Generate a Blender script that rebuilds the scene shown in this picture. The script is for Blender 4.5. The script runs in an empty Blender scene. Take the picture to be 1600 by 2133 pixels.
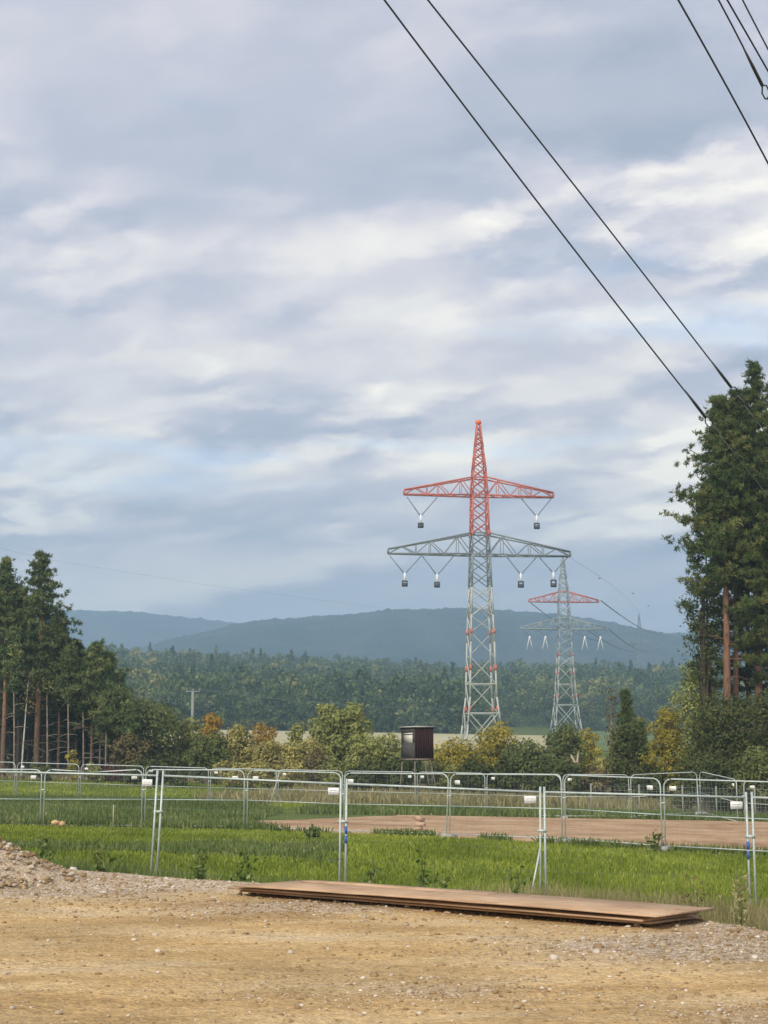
import bpy, math, random
import numpy as np
from mathutils import Vector, Matrix

random.seed(7)
R = math.radians
scene = bpy.context.scene
COL = scene.collection

# ------------------------------------------------------------------ camera
FPX, CX, CY, HOR = 3200.0, 800.0, 1066.5, 1598.0
PITCH = math.atan((HOR - CY) / FPX)
CAMZ = 1.6
cam_data = bpy.data.cameras.new('camera')
cam = bpy.data.objects.new('camera', cam_data)
COL.objects.link(cam)
cam.location = (0, 0, CAMZ)
cam.rotation_euler = (math.pi / 2 + PITCH, 0, 0)
cam_data.sensor_fit = 'VERTICAL'
cam_data.sensor_height = 36.0
cam_data.lens = FPX / 2133.0 * 36.0
cam_data.clip_start = 0.1
cam_data.clip_end = 20000
scene.camera = cam


def P(px, py, Y):
    """world point that the photograph's pixel (1600x2133) shows at distance Y"""
    xc, yc = (px - CX) / FPX, (CY - py) / FPX
    dy = math.cos(PITCH) - yc * math.sin(PITCH)
    dz = math.sin(PITCH) + yc * math.cos(PITCH)
    return Vector((xc / dy * Y, Y, CAMZ + dz / dy * Y))


# ------------------------------------------------------------------ node helpers
def lin(c):
    return tuple(((v / 255) / 12.92 if v / 255 <= .04045 else ((v / 255 + .055) / 1.055) ** 2.4) for v in c) + (1.0,)


def nd(nt, typ, ins=None, **props):
    n = nt.nodes.new(typ)
    for k, v in props.items():
        setattr(n, k, v)
    for k, v in (ins or {}).items():
        s = n.inputs[k]
        if isinstance(v, bpy.types.NodeSocket):
            nt.links.new(v, s)
        else:
            s.default_value = v
    return n


def mth(nt, op, a, b=0.0, c=0.0, clamp=False):
    n = nd(nt, 'ShaderNodeMath', {0: a, 1: b, 2: c}, operation=op)
    n.use_clamp = clamp
    return n.outputs[0]


def ramp(nt, fac, stops, interp='LINEAR'):
    n = nd(nt, 'ShaderNodeValToRGB', {0: fac})
    cr = n.color_ramp
    cr.interpolation = interp
    while len(cr.elements) < len(stops):
        cr.elements.new(0.5)
    for e, (p, c) in zip(cr.elements, stops):
        e.position = p
        e.color = c if len(c) == 4 else tuple(c) + (1.0,)
    return n.outputs[0]


def mixc(nt, f, a, b):
    n = nd(nt, 'ShaderNodeMix', {0: f, 6: a, 7: b}, data_type='RGBA')
    return n.outputs[2]


def maprange(nt, v, a, b, c=0.0, d=1.0, smooth=True):
    n = nd(nt, 'ShaderNodeMapRange', {0: v, 1: a, 2: b, 3: c, 4: d})
    n.interpolation_type = 'SMOOTHSTEP' if smooth else 'LINEAR'
    return n.outputs[0]


# ------------------------------------------------------------------ sky, sun, exposure
SUN_EL, SUN_AZ = R(33), R(205)      # azimuth clockwise from +Y: behind the camera, a little to the left
world = bpy.data.worlds.new('World')
scene.world = world
world.use_nodes = True
world.cycles.sampling_method = 'MANUAL'
world.cycles.sample_map_resolution = 256
wt = world.node_tree
wt.nodes.clear()
out = nd(wt, 'ShaderNodeOutputWorld')
tc = nd(wt, 'ShaderNodeTexCoord')
sep = nd(wt, 'ShaderNodeSeparateXYZ', {0: tc.outputs['Generated']})
dx, dy, dz = sep.outputs
zc = mth(wt, 'MAXIMUM', dz, 0.0)
den = mth(wt, 'ADD', zc, 0.25)
u = mth(wt, 'DIVIDE', dx, den)
w = mth(wt, 'DIVIDE', dy, den)
# two decks of cloud, laid on a gently curved sheet
vec1 = nd(wt, 'ShaderNodeCombineXYZ', {0: mth(wt, 'MULTIPLY', u, 0.80), 1: mth(wt, 'ADD', mth(wt, 'MULTIPLY', w, 1.0), mth(wt, 'MULTIPLY', u, 0.14)), 2: 4.4}).outputs[0]


def shift(v, dx_, dy_, dz_=0.0):
    return nd(wt, 'ShaderNodeVectorMath', {0: v, 1: (dx_, dy_, dz_)}, operation='ADD').outputs[0]


def deck(v, sc_, det, rough, dist):
    return nd(wt, 'ShaderNodeTexNoise', {'Vector': v, 'Scale': sc_, 'Detail': det, 'Roughness': rough, 'Distortion': dist}).outputs[0]


# billowing cells: rounded lumps whose outlines are stirred by a finer noise
stir = nd(wt, 'ShaderNodeTexNoise', {'Vector': vec1, 'Scale': 7.0, 'Detail': 8.0, 'Roughness': .64})
stir_v = nd(wt, 'ShaderNodeVectorMath', {0: stir.outputs['Color'], 1: (.5, .5, .5)}, operation='SUBTRACT').outputs[0]
stir_v = nd(wt, 'ShaderNodeVectorMath', {0: stir_v, 'Scale': .20}, operation='SCALE').outputs[0]
vecw = nd(wt, 'ShaderNodeVectorMath', {0: vec1, 1: stir_v}, operation='ADD').outputs[0]


def billow(v):
    o1 = nd(wt, 'ShaderNodeTexVoronoi', {'Vector': v, 'Scale': 5.2, 'Smoothness': .55}, feature='SMOOTH_F1', voronoi_dimensions='2D').outputs['Distance']
    o2 = nd(wt, 'ShaderNodeTexVoronoi', {'Vector': v, 'Scale': 12.5, 'Smoothness': .6}, feature='SMOOTH_F1', voronoi_dimensions='2D').outputs['Distance']
    return mth(wt, 'SUBTRACT', 1.0, mth(wt, 'MULTIPLY_ADD', o1, .95, mth(wt, 'MULTIPLY', o2, .42)))


n_low = deck(vec1, 1.7, 3.0, .5, .2)
n_big = deck(vec1, 3.3, 8.0, .55, .15)
n_fine = deck(vecw, 9.0, 9.0, .64, .1)
puff = billow(vecw)
relief = mth(wt, 'SUBTRACT', puff, billow(shift(vecw, .012, .034)))
patch = maprange(wt, deck(shift(vec1, 7.3, 2.1, 5.0), 2.2, 2.0, .5, .3), .38, .62, .45, 1.25)
vec2 = nd(wt, 'ShaderNodeCombineXYZ', {0: mth(wt, 'MULTIPLY', u, 0.5), 1: mth(wt, 'MULTIPLY', w, 1.15), 2: 9.7}).outputs[0]
n_gap = nd(wt, 'ShaderNodeTexNoise', {'Vector': vec2, 'Scale': 3.4, 'Detail': 4.0, 'Roughness': 0.5, 'Distortion': 0.4}).outputs[0]
# the height of the decks: flat grey bank at the horizon, broken bright bands above it, grey ceiling on top
g = lambda v: (v, v, v, 1.0)
zwob = mth(wt, 'ADD', zc, mth(wt, 'MULTIPLY', mth(wt, 'SUBTRACT', n_big, 0.5), 0.05))
zwob2 = mth(wt, 'ADD', zwob, mth(wt, 'MULTIPLY', dx, -0.14))
bank = ramp(wt, zwob2, [(0.0, g(.34)), (.085, g(.32)), (.120, g(.25)), (.132, g(.74)), (.155, g(.56)), (.205, g(.60)), (.25, g(.58)),
                        (.30, g(.68)), (.335, g(.58)), (.375, g(.36)), (.43, g(.33)), (.6, g(.42)), (1.0, g(.5))], 'EASE')
amp = ramp(wt, zc, [(0.0, g(.12)), (.125, g(.22)), (.15, g(.85)), (.33, g(1.0)), (.40, g(.62)), (1.0, g(.8))])
ctr = lambda v, k: mth(wt, 'MULTIPLY', mth(wt, 'SUBTRACT', v, 0.5), k)
det = mth(wt, 'ADD', mth(wt, 'ADD', ctr(n_big, 1.0), ctr(n_fine, .68)), mth(wt, 'ADD', mth(wt, 'MULTIPLY', relief, .85), ctr(puff, .55)))
nz = mth(wt, 'ADD', ctr(n_low, 1.25), mth(wt, 'MULTIPLY', det, patch))
side = maprange(wt, dx, -0.3, 0.3, -0.02, 0.035)
b = mth(wt, 'ADD', mth(wt, 'ADD', bank, side), mth(wt, 'MULTIPLY', nz, amp), clamp=True)
cloud = ramp(wt, b, [(0.0, lin((144, 149, 163))), (.28, lin((169, 169, 180))), (.48, lin((195, 189, 193))), (.64, lin((215, 208, 203))),
                     (.80, lin((230, 222, 212))), (1.0, lin((249, 240, 222)))])
sky = nd(wt, 'ShaderNodeTexSky', sky_type='NISHITA')
sky.sun_disc = False
sky.sun_elevation = SUN_EL
sky.sun_rotation = SUN_AZ
sky.air_density = 1.0
sky.dust_density = 1.0
skyc = nd(wt, 'ShaderNodeVectorMath', {0: sky.outputs[0], 'Scale': 1.0}, operation='SCALE').outputs[0]
CLOUD_GAIN = 6.45
cl = nd(wt, 'ShaderNodeVectorMath', {0: cloud, 'Scale': CLOUD_GAIN}, operation='SCALE').outputs[0]
gap = maprange(wt, n_gap, 0.56, 0.70)
gap = mth(wt, 'MULTIPLY', gap, maprange(wt, zc, .13, .2, 0.0, 0.38))
fin = mixc(wt, gap, cl, skyc)
bg = nd(wt, 'ShaderNodeBackground', {0: fin, 1: 0.1})
wt.links.new(bg.outputs[0], out.inputs[0])

sun_d = bpy.data.lights.new('sun', 'SUN')
sun_d.energy = 1.5
sun_d.angle = R(11)
sun_d.color = (1.0, .93, .82)
sun = bpy.data.objects.new('sun', sun_d)
COL.objects.link(sun)
sd = Vector((math.sin(SUN_AZ) * math.cos(SUN_EL), math.cos(SUN_AZ) * math.cos(SUN_EL), math.sin(SUN_EL)))
sun.rotation_euler = (-sd).to_track_quat('-Z', 'Y').to_euler()
sun.location = (0, -20, 40)

scene.render.engine = 'CYCLES'
cy = scene.cycles
cy.use_denoising = True
cy.denoiser = 'OPENIMAGEDENOISE'
cy.max_bounces = 5
cy.diffuse_bounces = 3
cy.glossy_bounces = 2
cy.transmission_bounces = 3
cy.volume_bounces = 1
cy.transparent_max_bounces = 6
cy.caustics_reflective = False
cy.caustics_refractive = False
cy.sample_clamp_indirect = 5.0
vs = scene.view_settings
vs.view_transform = 'Standard'
vs.look = 'None'
vs.gamma = 1.0
vs.use_curve_mapping = False
vs.exposure = 1.2


# ------------------------------------------------------------------ mesh helpers
class MB:
    """collects polygons with a tone per face and links them as one mesh object"""

    def __init__(self):
        self.v, self.f, self.t, self.n = [], [], [], 0

    def add(self, verts, faces, tone=0.5):
        verts = np.asarray(verts, float).reshape(-1, 3)
        faces = np.asarray(faces, int)
        self.v.append(verts)
        self.f.append(faces + self.n)
        t = np.asarray(tone, float)
        self.t.append(np.full(len(faces), float(t)) if t.ndim == 0 else t)
        self.n += len(verts)

    def mesh(self, name, mat=None, smooth=False):
        me = bpy.data.meshes.new(name)
        v = np.concatenate(self.v)
        me.vertices.add(len(v))
        me.vertices.foreach_set('co', v.astype(np.float32).ravel())
        li = np.concatenate([f.ravel() for f in self.f])
        ln = np.concatenate([np.full(len(f), f.shape[1]) for f in self.f])
        me.loops.add(len(li))
        me.loops.foreach_set('vertex_index', li.astype(np.int32))
        me.polygons.add(len(ln))
        st = np.concatenate([[0], np.cumsum(ln)[:-1]])
        me.polygons.foreach_set('loop_start', st.astype(np.int32))
        me.polygons.foreach_set('loop_total', ln.astype(np.int32))
        if smooth:
            me.polygons.foreach_set('use_smooth', np.ones(len(ln), bool))
        a = me.attributes.new('tone', 'FLOAT', 'FACE')
        a.data.foreach_set('value', np.concatenate(self.t).astype(np.float32))
        me.update(calc_edges=True)
        me.validate()
        if mat:
            me.materials.append(mat)
        return me

    def tube(self, pts, rad, seg=6, caps=True, tone=0.5):
        pts = np.asarray(pts, float)
        k = len(pts)
        rad = np.full(k, float(rad)) if np.ndim(rad) == 0 else np.asarray(rad, float)
        tan = np.gradient(pts, axis=0)
        tan /= np.linalg.norm(tan, axis=1)[:, None] + 1e-12
        ref = np.array([0, 0, 1.0]) if abs(tan[0][2]) < .9 else np.array([1.0, 0, 0])
        a = np.cross(tan, ref)
        a /= np.linalg.norm(a, axis=1)[:, None] + 1e-12
        c = np.cross(tan, a)
        th = np.linspace(0, 2 * np.pi, seg, endpoint=False)
        V = pts[:, None] + rad[:, None, None] * (np.cos(th)[None, :, None] * a[:, None] + np.sin(th)[None, :, None] * c[:, None])
        i, j = np.meshgrid(np.arange(k - 1), np.arange(seg), indexing='ij')
        j2 = (j + 1) % seg
        F = np.stack([i * seg + j, i * seg + j2, (i + 1) * seg + j2, (i + 1) * seg + j], -1).reshape(-1, 4)
        self.add(V.reshape(-1, 3), F, tone)
        if caps:
            self.f.append(np.array([[self.n - k * seg + s for s in range(seg)][::-1]]))
            self.t.append(np.array([tone]))
            self.f.append(np.array([[self.n - seg + s for s in range(seg)]]))
            self.t.append(np.array([tone]))

    def box(self, x0, y0, z0, x1, y1, z1, tone=0.5, M=None):
        v = np.array([(x, y, z) for z in (z0, z1) for y in (y0, y1) for x in (x0, x1)], float)
        if M is not None:
            v = np.array([M @ Vector(p) for p in v])
        self.add(v, [(0, 2, 3, 1), (4, 5, 7, 6), (0, 1, 5, 4), (2, 6, 7, 3), (0, 4, 6, 2), (1, 3, 7, 5)], tone)

    def beam(self, p0, p1, t, tone=0.5):
        p0, p1 = np.asarray(p0, float), np.asarray(p1, float)
        self.tube(np.array([p0, p1]), t * .7071, 4, True, tone)


def link(name, me, parent=None, loc=None, mat4=None):
    o = bpy.data.objects.new(name, me)
    COL.objects.link(o)
    if parent is not None:
        o.parent = parent
    if mat4 is not None:
        o.matrix_basis = mat4
    elif loc is not None:
        o.location = loc
    return o


def tag(o, label=None, cat=None, group=None, kind=None):
    if label:
        o['label'] = label
    if cat:
        o['category'] = cat
    if group:
        o['group'] = group
    if kind:
        o['kind'] = kind
    return o


def thing(name, label, cat, loc=(0, 0, 0), rotz=0.0, group=None):
    o = bpy.data.objects.new(name, None)
    COL.objects.link(o)
    o.location = loc
    o.rotation_euler = (0, 0, rotz)
    o.empty_display_size = .2
    return tag(o, label, cat, group)


def part(name, mb, mat, parent, smooth=False, kind=None, label=None):
    o = link(name, mb.mesh(name, mat, smooth), parent)
    if kind:
        o['kind'] = kind
    if label:
        o['label'] = label
    return o


def h2(ix, iy, s):
    return np.modf(np.abs(np.sin(ix * 127.1 + iy * 311.7 + s * 74.7) * 43758.5453))[0]


def vn(x, y, s=0):
    ix, iy = np.floor(x), np.floor(y)
    fx, fy = x - ix, y - iy
    fx, fy = fx * fx * (3 - 2 * fx), fy * fy * (3 - 2 * fy)
    return (h2(ix, iy, s) * (1 - fx) + h2(ix + 1, iy, s) * fx) * (1 - fy) + (h2(ix, iy + 1, s) * (1 - fx) + h2(ix + 1, iy + 1, s) * fx) * fy


def fbm(x, y, s=0, o=4):
    r, a = 0, .5
    for i in range(o):
        r = r + a * vn(x * 2 ** i, y * 2 ** i, s + i)
        a *= .5
    return r


# ------------------------------------------------------------------ materials
def new_mat(name):
    m = bpy.data.materials.new(name)
    m.use_nodes = True
    nt = m.node_tree
    nt.nodes.clear()
    o = nd(nt, 'ShaderNodeOutputMaterial')
    return m, nt, o


def pbr(name, col, rough=.6, metal=0.0, noise=None, bump=0.0, bscale=30.0, spec=.3, coord='Object'):
    """noise = (scale, colour2, low, high)"""
    m, nt, o = new_mat(name)
    c = tuple(col) + (1.0,)
    tcn = nd(nt, 'ShaderNodeTexCoord')
    if noise:
        nz_ = nd(nt, 'ShaderNodeTexNoise', {'Vector': tcn.outputs[coord], 'Scale': noise[0], 'Detail': 6.0, 'Roughness': .6}).outputs[0]
        c = mixc(nt, maprange(nt, nz_, noise[2], noise[3]), c, tuple(noise[1]) + (1.0,))
    p = nd(nt, 'ShaderNodeBsdfPrincipled', {'Base Color': c, 'Roughness': rough, 'Metallic': metal, 'Specular IOR Level': spec})
    if bump:
        bn = nd(nt, 'ShaderNodeTexNoise', {'Vector': tcn.outputs[coord], 'Scale': bscale, 'Detail': 5.0})
        bp = nd(nt, 'ShaderNodeBump', {'Strength': bump, 'Distance': .05, 'Height': bn.outputs[0]})
        nt.links.new(bp.outputs[0], p.inputs['Normal'])
    nt.links.new(p.outputs[0], o.inputs[0])
    return m


def leafy(name, c1, c2, c3=None, trans=.3, rnd=.25):
    """leaf colours run from c1 to c2 (and now and then c3) by the tone of each leaf cluster"""
    m, nt, o = new_mat(name)
    at = nd(nt, 'ShaderNodeAttribute', attribute_name='tone')
    stops = [(0.0, tuple(c1)), (.75, tuple(c2)), (1.0, tuple(c3 or c2))]
    col = ramp(nt, at.outputs['Fac'], stops)
    oi = nd(nt, 'ShaderNodeObjectInfo')
    hs = nd(nt, 'ShaderNodeHueSaturation', {'Color': col, 'Hue': .5, 'Saturation': 1.0,
                                            'Value': mth(nt, 'MULTIPLY_ADD', oi.outputs['Random'], rnd, 1 - rnd / 2)}).outputs[0]
    d = nd(nt, 'ShaderNodeBsdfDiffuse', {0: hs})
    t = nd(nt, 'ShaderNodeBsdfTranslucent', {0: hs})
    mx = nd(nt, 'ShaderNodeMixShader', {0: trans, 1: d.outputs[0], 2: t.outputs[0]})
    nt.links.new(mx.outputs[0], o.inputs[0])
    return m


M = {}
M['galv'] = pbr('galvanised_steel', (.52, .58, .55), .55, .25, (9.0, (.38, .45, .43), .35, .7), spec=.5)
M['mesh_wire'] = pbr('wire', (.30, .34, .33), .6, .3)
M['sign_white'] = pbr('white_plastic', (.82, .82, .80), .5, 0, (3.0, (.72, .72, .69), .5, .75))
M['sign_print'] = pbr('grey_print', (.50, .50, .49), .6)
M['blue'] = pbr('blue_tape', (.05, .12, .42), .5)
M['foot'] = pbr('pale_concrete', (.42, .41, .38), .9, 0, (8.0, (.30, .29, .27), .4, .7), .3)
M['steel_pale'] = pbr('pale_green_lattice_paint', (.47, .485, .44), .65, 0, (.8, (.36, .375, .345), .4, .7))
M['steel_grey'] = pbr('grey_lattice_paint', (.20, .23, .235), .7, 0, (.8, (.27, .30, .30), .4, .7))
M['steel_mid'] = pbr('mid_grey_lattice_paint', (.36, .40, .38), .7, 0, (.8, (.28, .32, .31), .4, .7))
M['steel_red'] = pbr('red_lattice_paint', (.52, .14, .10), .65, 0, (1.2, (.60, .22, .16), .4, .7))
M['orange'] = pbr('orange_ball', (.78, .16, .05), .5)
M['insul'] = pbr('grey_insulator', (.16, .20, .24), .5)
M['white_metal'] = pbr('white_hardware', (.80, .80, .80), .5)
M['dark_metal'] = pbr('dark_hardware', (.075, .078, .085), .6)
M['cable'] = pbr('dark_cable', (.06, .068, .085), .7)
M['far_wire'] = pbr('weathered_cable', (.16, .18, .20), .7)
M['pole'] = pbr('weathered_pole', (.25, .26, .235), .9)
M['stilt'] = pbr('grey_stilt_wood', (.17, .155, .12), .9, 0, (5.0, (.11, .10, .08), .4, .7))
M['wood_board'] = None


def bark(name, low, high, z0, z1):
    m, nt, o = new_mat(name)
    tcn = nd(nt, 'ShaderNodeTexCoord')
    s = nd(nt, 'ShaderNodeSeparateXYZ', {0: tcn.outputs['Object']})
    base = mixc(nt, maprange(nt, s.outputs[2], z0, z1), tuple(low) + (1,), tuple(high) + (1,))
    mp = nd(nt, 'ShaderNodeMapping', {'Vector': tcn.outputs['Object'], 'Scale': (6, 6, 1.6)})
    nzz = nd(nt, 'ShaderNodeTexNoise', {'Vector': mp.outputs[0], 'Scale': 1.2, 'Detail': 6.0, 'Roughness': .7}).outputs[0]
    dk = nd(nt, 'ShaderNodeVectorMath', {0: base, 'Scale': .45}, operation='SCALE').outputs[0]
    c = mixc(nt, maprange(nt, nzz, .42, .68), base, dk)
    p = nd(nt, 'ShaderNodeBsdfPrincipled', {'Base Color': c, 'Roughness': .9, 'Specular IOR Level': .15})
    bp = nd(nt, 'ShaderNodeBump', {'Strength': .6, 'Distance': .05, 'Height': nzz})
    nt.links.new(bp.outputs[0], p.inputs['Normal'])
    nt.links.new(p.outputs[0], o.inputs[0])
    return m


M['bark_pine'] = bark('pine_bark', (.13, .09, .065), (.23, .125, .08), 2.5, 9.0)
M['bark_pine_left'] = bark('pale_pine_bark', (.17, .115, .08), (.34, .17, .09), 2.0, 9.0)
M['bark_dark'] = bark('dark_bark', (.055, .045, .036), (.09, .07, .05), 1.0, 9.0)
M['bark_birch'] = bark('birch_bark', (.45, .43, .38), (.55, .53, .48), 0.0, 4.0)
M['bark_grey'] = bark('grey_bark', (.20, .17, .13), (.28, .23, .17), 0.0, 4.0)

M['needle'] = leafy('pine_needles', (0.0553, 0.0864, 0.0334), (0.1244, 0.1632, 0.0517), (0.2246, 0.2161, 0.076), .25)
M['needle_left'] = leafy('olive_pine_needles', (0.0809, 0.1208, 0.0489), (0.1697, 0.2104, 0.0803), (0.2911, 0.3018, 0.1135), .25)
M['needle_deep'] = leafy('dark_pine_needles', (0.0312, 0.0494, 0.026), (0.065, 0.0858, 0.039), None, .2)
M['leaf_dark'] = leafy('dark_leaves', (0.0537, 0.0718, 0.0276), (0.1163, 0.1352, 0.0469), (0.1863, 0.1863, 0.069), .25)
M['leaf_green'] = leafy('green_leaves', (0.0858, 0.114, 0.0425), (0.1756, 0.1977, 0.0699), (0.2862, 0.2737, 0.0988), .3)
M['leaf_olive'] = leafy('olive_leaves', (0.1739, 0.1976, 0.0664), (0.3399, 0.3557, 0.1139), (0.506, 0.4743, 0.1739), .3)
M['leaf_yellow'] = leafy('yellow_leaves', (0.209, 0.187, 0.0396), (0.44, 0.374, 0.0715), (0.594, 0.484, 0.0935), .35)
M['leaf_orange'] = leafy('orange_leaves', (.24, .15, .03), (.46, .29, .045), (.58, .36, .05), .35)
M['leaf_tan'] = leafy('tan_leaves', (0.2242, 0.2056, 0.0777), (0.4335, 0.3865, 0.1316), (0.6279, 0.5591, 0.1943), .3)
M['leaf_brown'] = leafy('brown_leaves', (0.1187, 0.1006, 0.05), (0.225, 0.1869, 0.0825), (0.3125, 0.2587, 0.125), .25)
M['leaf_rust'] = leafy('rust_leaves', (.075, .030, .020), (.13, .055, .034), (.17, .08, .05), .25)
M['forest'] = leafy('forest_leaves', (0.0425, 0.0775, 0.0375), (0.1375, 0.1812, 0.07), (0.3, 0.2875, 0.1125), .22, 0)
M['crop'] = leafy('crop_blades', (0.1464, 0.196, 0.0285), (0.3127, 0.3742, 0.0594), (0.4524, 0.4455, 0.1129), .38, 0)
M['scrub'] = leafy('meadow_blades', (0.0756, 0.1142, 0.0302), (0.1764, 0.2268, 0.0706), (0.3192, 0.3192, 0.1428), .3, 0)
M['dry'] = leafy('dry_blades', (0.183, 0.1708, 0.0732), (0.4392, 0.3843, 0.1952), (0.6344, 0.549, 0.3294), .35, 0)
M['weed'] = leafy('weed_leaves', (0.0495, 0.0935, 0.0198), (0.132, 0.198, 0.044), (0.352, 0.418, 0.154), .3, 0)

# ------------------------------------------------------------------ the lie of the land
KY = [-120, 15, 27, 50, 80, 100, 118, 150, 250, 350, 450, 541, 700, 1000, 1500, 2500, 6000]
KZ = [-.72, -.72, -.69, -.58, -.55, -.38, .08, 1.0, 4.0, 8.3, 12.2, 16.5, 29, 53, 62, 64, 64]


def H(x, y):
    x, y = np.asarray(x, float), np.asarray(y, float)
    base = np.interp(y, KY, KZ)
    sl = np.interp(y, [27, 50, 80, 115, 250, 450, 700, 1000], [-.034, -.014, -.02, -.02, -.008, -.020, -.048, -.05])
    sl = np.where((x > 0) & (y > 400), np.interp(y, [400, 541, 700, 1000], [-.018, -.048, -.018, -.012]), sl)
    lim = np.interp(y, [0, 100, 400, 1000], [25, 30, 110, 260])
    return base + sl * np.clip(x, -lim, lim)


def Hs(x, y):
    return float(H(x, y))


def sheet(name, ys, xl, xr, nx, zoff, mat, kind='structure', jag=0.0):
    """a sheet on the land between xl(y) and xr(y)"""
    ys = np.asarray(ys, float)
    t = np.linspace(0, 1, nx)
    X = xl(ys)[:, None] * (1 - t) + xr(ys)[:, None] * t
    Y = np.repeat(ys[:, None], nx, 1)
    if jag:
        X = X + (vn(X * 0 + Y * .9, t[None] * 3 + 0 * Y, 5) - .5) * jag
    Z = H(X, Y) + zoff
    i, j = np.meshgrid(np.arange(len(ys) - 1), np.arange(nx - 1), indexing='ij')
    F = np.stack([i * nx + j, i * nx + j + 1, (i + 1) * nx + j + 1, (i + 1) * nx + j], -1).reshape(-1, 4)
    mb = MB()
    mb.add(np.stack([X, Y, Z], -1).reshape(-1, 3), F)
    o = link(name, mb.mesh(name, mat, True))
    return tag(o, kind=kind)


def ground_mat(name, cols, s1, s2, bump=.4):
    m, nt, o = new_mat(name)
    tcn = nd(nt, 'ShaderNodeTexCoord')
    a = nd(nt, 'ShaderNodeTexNoise', {'Vector': tcn.outputs['Object'], 'Scale': s1, 'Detail': 5.0, 'Roughness': .6}).outputs[0]
    b_ = nd(nt, 'ShaderNodeTexNoise', {'Vector': tcn.outputs['Object'], 'Scale': s2, 'Detail': 6.0, 'Roughness': .65}).outputs[0]
    f = mth(nt, 'MULTIPLY_ADD', a, .55, mth(nt, 'MULTIPLY', b_, .45))
    k = len(cols)
    c = ramp(nt, f, [(.34 + .32 * i / (k - 1), cc) for i, cc in enumerate(cols)])
    p = nd(nt, 'ShaderNodeBsdfPrincipled', {'Base Color': c, 'Roughness': .95, 'Specular IOR Level': .1})
    bp = nd(nt, 'ShaderNodeBump', {'Strength': bump, 'Distance': .08, 'Height': b_})
    nt.links.new(bp.outputs[0], p.inputs['Normal'])
    nt.links.new(p.outputs[0], o.inputs[0])
    return m


M['field'] = ground_mat('field_soil', [(.070, .085, .022), (.095, .130, .026), (.12, .16, .038)], .25, 3.0)
M['soil'] = ground_mat('brown_soil', [(.21, .125, .07), (.42, .275, .16), (.58, .43, .28)], .40, 3.0, 1.0)
M['stubble'] = ground_mat('pale_stubble', [(.36, .32, .17), (.46, .42, .25), (.52, .48, .32)], .05, .6)
M['meadow'] = ground_mat('far_meadow', [(.09, .13, .05), (.13, .18, .065), (.18, .22, .09)], .05, .6)

ys = np.unique(np.concatenate([np.array(KY[1:-1], float), np.linspace(-60, 16, 8), np.geomspace(16, 4300, 90)]))
ys = ys[ys <= 4300]
wid = lambda y: np.maximum(70, 60 + .62 * y)
ground = sheet('ground', ys, lambda y: -wid(y), wid, 61, 0.0, M['field'])
# brown soil strip between the two rounded fence rows
sheet('soil_strip', np.linspace(45.0, 71.5, 60), lambda y: np.interp(y, [45, 50, 55, 60, 71.5], [9.5, -1.2, -4.6, -5.4, 1.0]),
      lambda y: y * 0 + 32, 60, .03, M['soil'], jag=.8)
sheet('stubble_field', np.linspace(262, 402, 24), lambda y: -.36 * y, lambda y: .105 * y, 30, .12, M['stubble'])
sheet('far_meadow', np.linspace(262, 562, 50), lambda y: .108 * y, lambda y: .34 * y, 30, .12, M['meadow'])

# ------------------------------------------------------------------ hills
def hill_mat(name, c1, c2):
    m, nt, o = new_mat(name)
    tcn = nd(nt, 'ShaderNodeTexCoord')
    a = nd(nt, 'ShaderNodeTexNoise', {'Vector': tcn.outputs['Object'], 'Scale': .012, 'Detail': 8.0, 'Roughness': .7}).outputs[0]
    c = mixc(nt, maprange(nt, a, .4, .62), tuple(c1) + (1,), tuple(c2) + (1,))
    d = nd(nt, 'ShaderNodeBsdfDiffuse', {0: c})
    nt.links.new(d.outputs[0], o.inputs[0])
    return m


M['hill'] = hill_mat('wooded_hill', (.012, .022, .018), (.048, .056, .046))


def hill(name, Y, pix, depth, seed):
    xs_p = np.array([p[0] for p in pix], float)
    ys_p = np.array([p[1] for p in pix], float)
    n = 420
    px = np.linspace(xs_p[0], xs_p[-1], n)
    # smooth ridge through the listed points
    py = np.interp(px, xs_p, ys_p)
    ker = np.hanning(15)
    ker /= ker.sum()
    py = np.convolve(np.pad(py, 7, 'edge'), ker, 'valid')
    ridge = np.array([P(a, b, Y) for a, b in zip(px, py)])
    tt = np.concatenate([np.linspace(0, 1, 34), 1 + np.linspace(.03, 1, 10)])
    rows = []
    for t in tt:
        q = ridge.copy()
        q[:, 1] = Y + (t - 1) * depth
        q[:, 0] *= q[:, 1] / Y * .5 + .5
        prof = math.sin(min(t, 2 - t) * math.pi / 2) ** .8 if t < 1.999 else 0
        z0 = 40.0
        q[:, 2] = z0 + (ridge[:, 2] - z0) * prof
        bumps = (fbm(q[:, 0] * .006, q[:, 1] * .006, seed, 3) - .45) * 26 * math.sin(math.pi * min(t, 1) * .93) if t < 1 else 0
        jag = (vn(q[:, 0] * .11, q[:, 1] * .11, seed + 3) ** 2) * 4 + (vn(q[:, 0] * .35, q[:, 1] * .3, seed + 5) ** 3) * 5
        q[:, 2] += bumps + jag
        rows.append(q)
    V = np.array(rows)
    k = len(tt)
    i, j = np.meshgrid(np.arange(k - 1), np.arange(n - 1), indexing='ij')
    F = np.stack([i * n + j, i * n + j + 1, (i + 1) * n + j + 1, (i + 1) * n + j], -1).reshape(-1, 4)
    mb = MB()
    mb.add(V.reshape(-1, 3), F)
    return tag(link(name, mb.mesh(name, M['hill'])), kind='structure')


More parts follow.
